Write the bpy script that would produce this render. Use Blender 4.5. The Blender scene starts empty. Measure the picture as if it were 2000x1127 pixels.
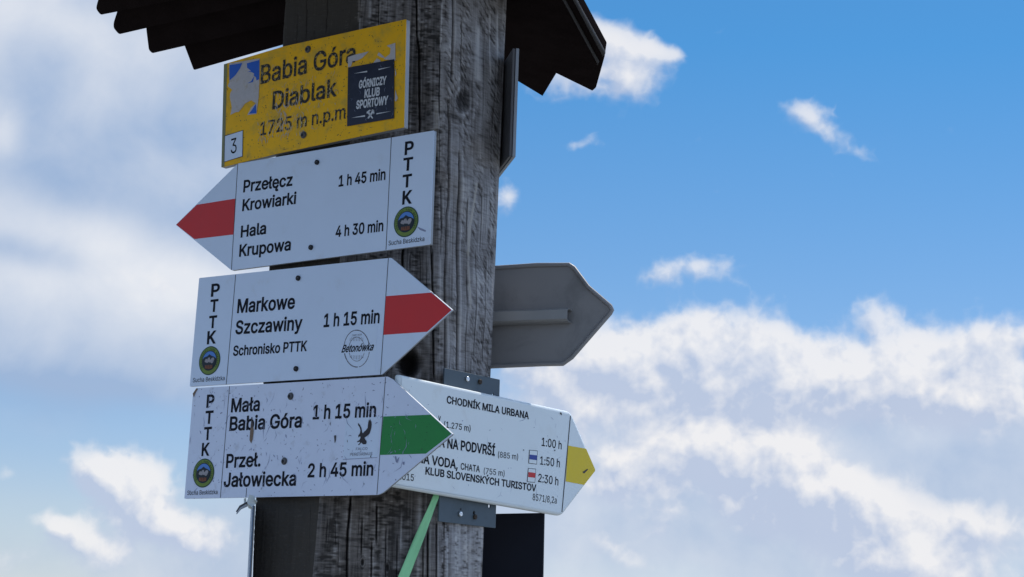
import bpy, bmesh, math, random
import numpy as np
from mathutils import Vector, Matrix
from mathutils.geometry import delaunay_2d_cdt
random.seed(7); rng = np.random.default_rng(11)
S = bpy.context.scene
COL = S.collection

# ------------------------------------------------------------------ camera
FPX = 3922.3; CX, CY = 1000.0, 563.5; EYE = Vector((0, 0, 1.6))
PITCH, ROLL = 0.189223, 0.0543322
cf = Vector((0, math.cos(PITCH), math.sin(PITCH)))
_u = Vector((0, -math.sin(PITCH), math.cos(PITCH))); _x = Vector((1, 0, 0))
cr = math.cos(ROLL)*_x + math.sin(ROLL)*_u
cu = -math.sin(ROLL)*_x + math.cos(ROLL)*_u
cd = bpy.data.cameras.new('camera'); cam = bpy.data.objects.new('camera', cd); COL.objects.link(cam)
m = Matrix.Identity(4)
for i in range(3):
    m[i][0] = cr[i]; m[i][1] = cu[i]; m[i][2] = -cf[i]; m[i][3] = EYE[i]
cam.matrix_world = m
cd.sensor_width = 36; cd.lens = 36*FPX/2000; cd.clip_start = .05; cd.clip_end = 20000
S.camera = cam
S.render.resolution_x = 1024; S.render.resolution_y = 577
S.view_settings.view_transform = 'Standard'; S.view_settings.look = 'None'
S.view_settings.exposure = 0; S.view_settings.gamma = 1; S.view_settings.use_curve_mapping = False

def ray(px, py):
    return (cf + cr*((px-CX)/FPX) - cu*((py-CY)/FPX))
def hit(px, py, n, O):                      # point of a plane seen at a place in the photograph
    d = ray(px, py); return EYE + d*((O-EYE).dot(n)/d.dot(n))
def at_y(px, py, y):
    d = ray(px, py); return EYE + d*(y/d.y)

# ------------------------------------------------------------------ sky
SUN_EL, SUN_AZ = math.radians(55), math.radians(33)       # azimuth from +Y towards +X
W = bpy.data.worlds.new('World'); S.world = W; W.use_nodes = True
nt = W.node_tree; N = nt.nodes; L = nt.links; N.clear()

class G:                                    # small helper for node graphs
    def __init__(s, tree): s.t = tree
    def node(s, typ, **kw):
        n = s.t.nodes.new(typ)
        for k, v in kw.items(): setattr(n, k, v)
        return n
    def put(s, sock, v):
        if isinstance(v, bpy.types.NodeSocket): s.t.links.new(v, sock)
        elif v is not None: sock.default_value = v
    def math(s, op, a, b=None, c=None, clamp=False):
        n = s.node('ShaderNodeMath', operation=op, use_clamp=clamp)
        for i, v in enumerate((a, b, c)):
            if v is not None: s.put(n.inputs[i], v)
        return n.outputs[0]
    def vec(s, op, a, b=None, scale=None):
        n = s.node('ShaderNodeVectorMath', operation=op)
        s.put(n.inputs[0], a)
        if b is not None: s.put(n.inputs[1], b)
        if scale is not None: s.put(n.inputs['Scale'], scale)
        return n.outputs['Value'] if op in ('DOT_PRODUCT', 'LENGTH') else n.outputs[0]
    def noise(s, v, scale, detail=6, rough=.55, dist=0, w=None):
        n = s.node('ShaderNodeTexNoise'); n.noise_dimensions = '3D'
        s.put(n.inputs['Vector'], v); n.inputs['Scale'].default_value = scale
        n.inputs['Detail'].default_value = detail; n.inputs['Roughness'].default_value = rough
        n.inputs['Distortion'].default_value = dist
        return n.outputs['Fac']
    def ramp(s, v, a, b, smooth=True):      # 0 at a, 1 at b
        n = s.node('ShaderNodeMapRange', interpolation_type='SMOOTHSTEP' if smooth else 'LINEAR')
        s.put(n.inputs['Value'], v); s.put(n.inputs['From Min'], a); s.put(n.inputs['From Max'], b)
        n.inputs['To Min'].default_value = 0; n.inputs['To Max'].default_value = 1
        return n.outputs[0]
    def mix(s, f, a, b, mode='MIX'):
        n = s.node('ShaderNodeMix', data_type='RGBA', blend_type=mode)
        s.put(n.inputs[0], f); s.put(n.inputs[6], a); s.put(n.inputs[7], b)
        return n.outputs[2]

def sky_uv(px, py):
    d = ray(px, py).normalized()
    return math.degrees(math.atan2(d.x, d.y)), math.degrees(math.asin(d.z))
ROLLD = ROLL
def blob_sum(g, P, blobs):
    V_ = g.vec('MULTIPLY', P, (1, 1, 0))     # x, y = direction; z gathers the sum
    for (px, py, rx, ry, rot, w) in blobs:
        u, v = sky_uv(px, py)
        th = -math.radians(rot) - ROLLD; c_, s_ = math.cos(th), math.sin(th); ax_, ay_ = rx/68.5, ry/68.5
        d_ = g.vec('SUBTRACT', V_, (u, v, 0))
        qa = g.vec('DOT_PRODUCT', d_, (c_/ax_, s_/ax_, 0)); qb = g.vec('DOT_PRODUCT', d_, (-s_/ay_, c_/ay_, 0))
        q = g.math('MULTIPLY_ADD', qa, qa, g.math('MULTIPLY', qb, qb))
        e = g.math('POWER', .36788, q)
        n = g.node('ShaderNodeVectorMath', operation='MULTIPLY_ADD')
        g.put(n.inputs[0], e); n.inputs[1].default_value = (0, 0, w); g.put(n.inputs[2], V_); V_ = n.outputs[0]
    sp = g.node('ShaderNodeSeparateXYZ'); g.put(sp.inputs[0], V_)
    return sp.outputs[2]
def coords(g, D):
    sp = g.node('ShaderNodeSeparateXYZ'); g.put(sp.inputs[0], D)
    az = g.math('MULTIPLY', g.math('ARCTAN2', sp.outputs[0], sp.outputs[1]), 57.2958)
    el = g.math('MULTIPLY', g.math('ARCSINE', sp.outputs[2]), 57.2958)
    c = g.node('ShaderNodeCombineXYZ'); g.put(c.inputs[0], az); g.put(c.inputs[1], el)
    return c.outputs[0], az, el

# rx, ry are half sizes; rot in degrees, clockwise positive in the picture
CRISP = [   # heaped clouds
 (1180,85,80,60,20,.9),(1285,100,58,30,15,.60),(1120,160,110,42,-5,.50),(1240,160,60,52,0,.5),(1330,105,24,20,0,.3),
 (1575,225,48,30,10,.58),(1625,258,44,34,20,.42),(1685,290,40,22,20,.30),(1135,283,62,14,-14,.40),(1215,372,50,10,0,.2),
 (1400,520,80,30,0,.50),(1320,528,60,30,0,.45),(1265,545,50,26,0,.35),(990,382,30,40,0,.70),
 (1060,720,120,70,0,.8),(1220,690,110,70,-15,.85),(1370,650,75,60,-20,.8),(1330,750,190,80,0,.7),(1490,650,64,58,0,.55),(1590,700,100,66,10,.6),(1500,760,180,80,0,.65),(1840,760,200,70,0,.4),
 (1720,610,60,42,10,.48),(1790,690,110,62,0,.7),(1960,670,110,58,-5,.85),(1700,770,190,66,0,.6),(1920,780,150,60,0,.55),(990,830,180,26,-4,.6),(1160,800,120,36,-4,.45),
 (1330,880,90,46,0,.8),(1490,885,120,56,5,.75),(1440,970,110,70,0,.65),(1590,960,120,60,15,.95),(1700,985,80,60,20,.7),(1560,1040,120,44,0,.35),(1230,920,70,44,-20,.7),(1290,985,50,60,0,.5),
 (1500,850,40,26,0,.3),(1560,880,36,26,0,.3),(1380,860,44,26,0,.3),(1660,940,40,28,0,.3),(1850,1010,110,46,0,.55),(1960,1040,90,60,0,.5),(1740,1110,110,50,0,.85),(1880,1125,100,40,0,.5),(1450,920,150,60,0,.35),(1620,1010,130,60,0,.35),(1790,1060,120,50,0,.35),(1080,930,70,50,0,.35),(1180,890,60,40,0,.4),(1215,1085,80,22,22,.45),(1180,960,60,36,0,.45),(1260,1040,60,30,0,.3),
 (190,915,50,42,0,.75),(240,925,72,50,5,.7),(290,955,66,56,0,.7),(225,975,60,34,10,.45),(300,1020,70,40,0,.7),(350,1055,80,36,0,.55),(420,1040,60,40,0,.5),
 (95,1022,56,34,0,.62),(160,1050,60,40,15,.62),(225,1085,60,34,0,.5),(20,918,26,22,0,.45),(75,925,22,18,0,.3),(60,1085,60,26,0,.35),(10,1110,40,24,0,.35),
 (340,565,180,56,4,.30),(5,268,38,50,0,.30),
]
SOFT = [    # the veil on the left
 (100,60,330,190,0,.85),(330,140,260,200,0,.7),(130,300,260,150,0,.72),(420,330,170,190,0,.6),(170,430,300,110,4,.75),
 (60,620,260,120,0,.7),(330,590,290,140,0,.95),(220,720,320,80,0,.62),(520,700,120,110,0,.4),(80,830,240,36,0,.15),
 (120,1110,400,90,0,.42),(420,1070,220,110,0,.5),(1480,1010,620,190,0,.75),(1500,830,620,110,0,.55),(1900,900,260,200,0,.5),(1000,1000,260,150,0,.5),
]
BRIGHT = [  # sunlit parts of the veil
 (60,20,190,60,0,.8),(5,262,36,50,0,.8),(170,190,60,90,10,.35),(150,455,190,52,5,.75),(360,560,220,60,2,.9),(60,540,160,50,0,.65),(250,620,180,60,0,.4),(330,90,120,60,0,.25),
]
SHADE = [
 (300,255,170,60,0,.5),(30,490,130,26,5,.5),(160,370,260,40,5,.25),(160,770,300,60,0,.62),(420,440,130,50,0,.3),
]
def density_group():
    t = bpy.data.node_groups.new('heaped_cloud_density', 'ShaderNodeTree')
    t.interface.new_socket('Vector', in_out='INPUT', socket_type='NodeSocketVector')
    t.interface.new_socket('Density', in_out='OUTPUT', socket_type='NodeSocketFloat')
    t.interface.new_socket('Field', in_out='OUTPUT', socket_type='NodeSocketFloat')
    g = G(t); gi = g.node('NodeGroupInput'); go = g.node('NodeGroupOutput')
    D = g.vec('NORMALIZE', gi.outputs[0])
    D57 = g.vec('SCALE', D, scale=57.3)
    wn = g.node('ShaderNodeTexNoise'); g.put(wn.inputs['Vector'], D57); wn.inputs['Scale'].default_value = .9; wn.inputs['Detail'].default_value = 5
    wv = g.vec('SCALE', g.vec('SUBTRACT', wn.outputs['Color'], (.5, .5, .5)), scale=.75)
    P, az, el = coords(g, D)
    Pw = g.vec('ADD', P, wv)
    f = blob_sum(g, Pw, CRISP)
    n1 = g.noise(D57, .66, 6, .56)
    bn = g.noise(g.vec('ADD', D57, wv), 1.3, 2, .45)
    b = g.math('SUBTRACT', .22, g.math('MULTIPLY', g.math('ABSOLUTE', g.math('SUBTRACT', bn, .5)), 2.2))
    d = g.math('MULTIPLY_ADD', g.math('SUBTRACT', n1, .5), 1.05, f)
    d = g.math('MULTIPLY_ADD', b, .42, d)
    g.put(go.inputs[0], d); g.put(go.inputs[1], f)
    return t
dg = density_group()
g = G(nt)
tc = g.node('ShaderNodeTexCoord'); D = tc.outputs['Generated']
def inst(v):
    n = g.node('ShaderNodeGroup'); n.node_tree = dg; g.put(n.inputs[0], v); return n.outputs
dens, field = inst(D)[0:2]
lit = inst(g.vec('ADD', D, (.0030, .001, .0070)))[0]
P, az, el = coords(g, D)
D57 = g.vec('SCALE', D, scale=57.3)
sky = g.node('ShaderNodeTexSky'); sky.sky_type = 'NISHITA'; sky.sun_disc = False
sky.sun_elevation = SUN_EL; sky.sun_rotation = SUN_AZ; sky.altitude = 1700; sky.air_density = 1; sky.dust_density = .6; sky.ozone_density = 2.0
STR = .1
tint = g.mix(g.ramp(el, 4, 18, False), (.96, .91, .96, 1), (.385, .91, 1.16, 1))
skyc = g.mix(1, sky.outputs[0], tint, 'MULTIPLY')
# veil
sv = blob_sum(g, P, SOFT)
sn = g.noise(D57, .22, 5, .5)
veil = g.ramp(g.math('MULTIPLY_ADD', g.math('SUBTRACT', sn, .5), .75, sv), .08, .78)
br = g.math('SUBTRACT', blob_sum(g, P, BRIGHT), blob_sum(g, P, SHADE))
br = g.math('MULTIPLY_ADD', g.math('SUBTRACT', g.noise(D57, .36, 6, .52, .2), .5), 1.6, br)
vc = g.mix(g.ramp(br, -.5, 1.0, False), tuple(v/STR for v in (.35, .47, .68)) + (1,), tuple(v/STR for v in (.86, .87, .90)) + (1,))
c1 = g.mix(g.math('MULTIPLY', veil, .88), skyc, vc)
# heaped clouds
al = g.math('MULTIPLY', g.ramp(dens, .24, .80), g.math('MULTIPLY_ADD', g.ramp(field, .25, .95), .38, .62))
mott = g.noise(g.vec('ADD', D57, (3, 9, 4)), 1.15, 5, .55)
mott2 = g.noise(D57, .38, 3, .5)
slope = g.math('SUBTRACT', dens, lit)
sh = g.math('MULTIPLY_ADD', slope, 1.6, .50)
sh = g.math('MULTIPLY_ADD', g.math('SUBTRACT', mott, .5), 1.1, sh)
sh = g.math('MULTIPLY_ADD', g.math('SUBTRACT', mott2, .5), 1.3, sh)
core = g.ramp(dens, .5, 1.6)
sh = g.math('SUBTRACT', sh, g.math('MULTIPLY', core, .12), clamp=True)
cc = g.mix(g.ramp(sh, .05, .95, False), tuple(v/STR for v in (.50, .58, .75)) + (1,), tuple(v/STR for v in (.90, .89, .90)) + (1,))
c2 = g.mix(g.math('MULTIPLY', al, .90), c1, cc)
bg = g.node('ShaderNodeBackground'); g.put(bg.inputs[0], c2); bg.inputs[1].default_value = STR
# beyond the picture: scattered unseen clouds, made brighter and bluer to light the signs
fn = g.noise(D57, .055, 5, .58)
fc = g.mix(g.ramp(g.noise(D57, .16, 2, .5), .3, .7), tuple(v/STR for v in (.45, .56, .78)) + (1,), tuple(v/STR for v in (.80, .83, .90)) + (1,))
# clouds pass more light on towards the sun, and are front lit opposite to it
sd_ = g.vec('DOT_PRODUCT', D, (math.sin(SUN_AZ)*math.cos(SUN_EL), math.cos(SUN_AZ)*math.cos(SUN_EL), math.sin(SUN_EL)))
fb = g.math('ADD', 1.15, g.math('MULTIPLY', g.ramp(sd_, .2, 1.0), 1.6))
fc = g.vec('MULTIPLY', g.vec('SCALE', fc, scale=fb), (.88, 1.0, 1.15))
oc = g.mix(g.math('MULTIPLY', g.ramp(fn, .43, .57), .88), skyc, fc)
bg2 = g.node('ShaderNodeBackground'); g.put(bg2.inputs[0], oc); bg2.inputs[1].default_value = STR
fo = g.math('MAXIMUM', g.ramp(g.math('ABSOLUTE', az), 15.3, 18.5), g.ramp(g.math('ABSOLUTE', g.math('SUBTRACT', el, 10.84)), 9.0, 12))
mxs = g.node('ShaderNodeMixShader'); g.put(mxs.inputs[0], fo); L.new(bg.outputs[0], mxs.inputs[1]); L.new(bg2.outputs[0], mxs.inputs[2])
wo = g.node('ShaderNodeOutputWorld'); L.new(mxs.outputs[0], wo.inputs[0])

sd = bpy.data.lights.new('sun', 'SUN'); sd.energy = 3.5; sd.angle = math.radians(.5); sd.color = (1, .95, .87)
sun = bpy.data.objects.new('sun', sd); COL.objects.link(sun)
sv_ = Vector((math.sin(SUN_AZ)*math.cos(SUN_EL), math.cos(SUN_AZ)*math.cos(SUN_EL), math.sin(SUN_EL)))
sun.rotation_euler = sv_.to_track_quat('Z', 'Y').to_euler(); sun.location = (3, 6, 8)

# ------------------------------------------------------------------ materials
def mat(name, col, rough=.5, metal=0., var=.12, vscale=30, bump=0., bscale=200, spots=None, coat=0., grime=None, spec=.3):
    m = bpy.data.materials.new(name); m.use_nodes = True
    t = m.node_tree; g = G(t); b = t.nodes['Principled BSDF']
    tc = g.node('ShaderNodeTexCoord'); v = tc.outputs['Object']
    n = g.noise(v, vscale, 5, .6)
    f = g.math('MULTIPLY_ADD', g.math('SUBTRACT', n, .5), 2*var, 1)
    c = g.vec('SCALE', tuple(col), scale=f)
    if grime:                                # (colour, scale, lo, hi, amount)
        gc, gs, lo, hi, am = grime
        q = g.math('MULTIPLY', g.ramp(g.noise(v, gs, 7, .65, .4), lo, hi), am)
        c = g.mix(q, c, tuple(gc) + (1,))
    if spots:                                # (colour, scale, threshold)
        sc, ss, th = spots
        vo = g.node('ShaderNodeTexVoronoi'); g.put(vo.inputs['Vector'], v); vo.inputs['Scale'].default_value = ss
        k = g.math('MULTIPLY', g.ramp(vo.outputs['Distance'], th, th*.5), g.ramp(g.noise(v, ss*.3, 2), .52, .6))
        c = g.mix(k, c, tuple(sc) + (1,))
    g.put(b.inputs['Base Color'], c)
    g.put(b.inputs['Roughness'], g.math('MULTIPLY_ADD', g.math('SUBTRACT', n, .5), .25, rough))
    b.inputs['Metallic'].default_value = metal; b.inputs['Specular IOR Level'].default_value = spec
    if coat: b.inputs['Coat Weight'].default_value = coat
    if bump:
        bn = g.node('ShaderNodeBump'); bn.inputs['Strength'].default_value = 1; bn.inputs['Distance'].default_value = bump
        g.put(bn.inputs['Height'], g.noise(v, bscale, 4, .6)); g.put(b.inputs['Normal'], bn.outputs[0])
    return m
M = dict(
 white=mat('white_enamel', (.66,.76,.92), .38, var=.06, vscale=9, bump=.00006, bscale=60, grime=((.52,.52,.54), 25, .58, .8, .35)),
 white_old=mat('white_enamel_scratched', (.68,.745,.90), .42, var=.06, vscale=20, bump=.0001, bscale=90, grime=((.42,.43,.5), 45, .56, .75, .5), spots=((.25,.27,.38), 160, .22)),
 white_tray=mat('white_tray_enamel', (.80,.86,.88), .32, var=.03, vscale=12, bump=.0001, bscale=30, grime=((.62,.62,.58), 20, .55, .8, .4)),
 yellow=mat('yellow_enamel_worn', (.92,.50,.016), .5, spec=.15, var=.14, vscale=22, bump=.0001, bscale=120, grime=((.48,.33,.07), 38, .45, .72, .7), spots=((.07,.055,.04), 230, .24)),
 yellow_flat=mat('yellow_paint', (.80,.58,.03), .45, var=.06, vscale=40),
 red=mat('red_paint', (.62,.03,.032), .42, var=.06, vscale=30, grime=((.5,.035,.04), 40, .55, .8, .4)),
 green=mat('green_paint', (.022,.24,.055), .42, var=.12, vscale=60, spots=((.01,.06,.03), 240, .2)),
 blue=mat('blue_print', (.03,.06,.32), .4, var=.05),
 black=mat('black_print', (.009,.010,.017), .6, var=.1, spec=.15),
 blackworn=mat('black_print_worn', (.022,.02,.018), .55, var=.2, grime=((.50,.38,.16), 330, .56, .62, .8)),
 line=mat('thin_black_line', (.03,.03,.04), .5),
 edge=mat('sheet_metal_edge', (.33,.35,.38), .45, .3, var=.15, vscale=60),
 edge_dark=mat('dark_sheet_edge', (.10,.10,.11), .55, .2, var=.2, vscale=60),
 back=mat('grey_primer_back', (.31,.30,.30), .5, .15, var=.07, vscale=8, bump=.0002, bscale=25, grime=((.19,.19,.19), 12, .48, .72, .6)),
 back_dark=mat('dark_panel_back', (.012,.014,.022), .6, spec=.12, var=.15, vscale=8, bump=.0003, bscale=18),
 galv=mat('galvanised_steel', (.095,.125,.15), .55, .1, var=.08, vscale=18, grime=((.07,.09,.10), 16, .5, .7, .5)),
 screw=mat('bright_zinc_screw', (.72,.74,.76), .28, .9, var=.1, vscale=200),
 rust=mat('rusty_screw', (.075,.055,.04), .7, .3, var=.4, vscale=400),
 bolt=mat('dark_bolt', (.022,.022,.026), .5, .4, var=.3, vscale=300),
 washer=mat('dull_washer', (.12,.12,.125), .5, .5, var=.3, vscale=300),
 roof=mat('tarred_roof_board', (.015,.011,.011), .95, spec=.0, var=.45, vscale=20, bump=.0008, bscale=60),
 roofedge=mat('roof_edge_highlight', (.045,.043,.045), .8, spec=.1, var=.3, vscale=40, bump=.0008, bscale=60),
 sticker=mat('navy_sticker', (.016,.018,.036), .32, var=.2, vscale=60, grime=((.03,.033,.06), 60, .5, .7, .6)),
 stickerw=mat('sticker_white_print', (.62,.64,.68), .45, var=.08, vscale=200),
 paper=mat('torn_paper', (.52,.50,.52), .8, var=.16, vscale=90, bump=.0003, bscale=300, grime=((.40,.33,.22), 90, .52, .7, .5)),
 skyblue=mat('bright_blue_sticker', (.012,.11,.55), .35, var=.1, vscale=90),
 clear=mat('faint_sticker', (.66,.76,.91), .32, var=.03),
 greyprint=mat('grey_print', (.10,.10,.13), .5, var=.3, vscale=300, grime=((.6,.6,.65), 500, .5, .6, .55)),
 falcon=mat('charcoal_print', (.035,.03,.035), .5, var=.3, vscale=300),
 e_rim=mat('emblem_dark_green', (.012,.05,.03), .4), e_ring=mat('emblem_leaf_green', (.16,.24,.04), .4, var=.15, vscale=200),
 e_sky=mat('emblem_sky', (.09,.24,.62), .4), e_mount=mat('emblem_mountain', (.012,.02,.03), .4), e_rock=mat('emblem_rock', (.33,.31,.33), .5, var=.55, vscale=420),
 e_root=mat('emblem_brown', (.20,.07,.035), .5, var=.5, vscale=400),
 scr_b=mat('blue_grey_scratch', (.26,.29,.42), .6, var=.3, vscale=200), scr_d=mat('dark_scratch', (.06,.055,.06), .6, var=.3, vscale=200),
 scr_l=mat('pale_scratch', (.55,.47,.30), .6, var=.2, vscale=200), scr_r=mat('brown_chip', (.20,.14,.10), .7, var=.3, vscale=300),
 ribbon=mat('pale_green_ribbon', (.36,.80,.42), .7, var=.09, vscale=60, bump=.0004, bscale=900),
 foil=mat('crumpled_foil', (.5,.55,.56), .35, .4, var=.2, vscale=120),
 strap=mat('frayed_dark_strap', (.07,.07,.08), .7, var=.3, vscale=200),
)
# weathered post wood: tone comes from a vertex attribute (pale raised fibres, grimy checks)
def wood_mat():
    m = bpy.data.materials.new('weathered_post_wood'); m.use_nodes = True; t = m.node_tree; g = G(t); b = t.nodes['Principled BSDF']
    at = g.node('ShaderNodeAttribute', attribute_name='tone'); at.attribute_type = 'GEOMETRY'
    tc = g.node('ShaderNodeTexCoord')
    mp = g.node('ShaderNodeMapping'); g.put(mp.inputs['Vector'], tc.outputs['Object']); mp.inputs['Scale'].default_value = (1, 1, .05)
    f1 = g.noise(mp.outputs[0], 420, 5, .65)
    mp2 = g.node('ShaderNodeMapping'); g.put(mp2.inputs['Vector'], tc.outputs['Object']); mp2.inputs['Scale'].default_value = (.25, .25, 1.6)
    f2 = g.noise(mp2.outputs[0], 300, 4, .7)
    f3 = g.noise(tc.outputs['Object'], 9, 4, .6)
    sp = g.node('ShaderNodeSeparateColor'); g.put(sp.inputs[0], at.outputs['Color'])
    v = g.math('MULTIPLY_ADD', g.math('SUBTRACT', f1, .5), .36, sp.outputs[0])
    v = g.math('MULTIPLY_ADD', g.math('SUBTRACT', f2, .5), .6, v)
    cr_ = g.node('ShaderNodeValToRGB'); g.put(cr_.inputs[0], v)
    e = cr_.color_ramp.elements; e[0].position = .05; e[0].color = (.04, .037, .036, 1); e[1].position = 1; e[1].color = (.52, .505, .50, 1)
    x = e.new(.38); x.color = (.155, .143, .14, 1); x = e.new(.68); x.color = (.32, .31, .315, 1)
    c = g.mix(g.math('MULTIPLY', g.ramp(f3, .45, .7), .35), cr_.outputs[0], g.vec('MULTIPLY', cr_.outputs[0], (1.15, 1.0, .78)))
    c = g.mix(sp.outputs[1], c, (.34, .29, .22, 1))
    c = g.mix(sp.outputs[2], c, (.014, .012, .012, 1))
    g.put(b.inputs['Base Color'], c); b.inputs['Roughness'].default_value = .85; b.inputs['Specular IOR Level'].default_value = .2
    bn = g.node('ShaderNodeBump'); bn.inputs['Strength'].default_value = .9; bn.inputs['Distance'].default_value = .0005
    g.put(bn.inputs['Height'], g.math('ADD', f1, g.math('MULTIPLY', f2, .9))); g.put(b.inputs['Normal'], bn.outputs[0])
    return m
M['wood'] = wood_mat()

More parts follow.
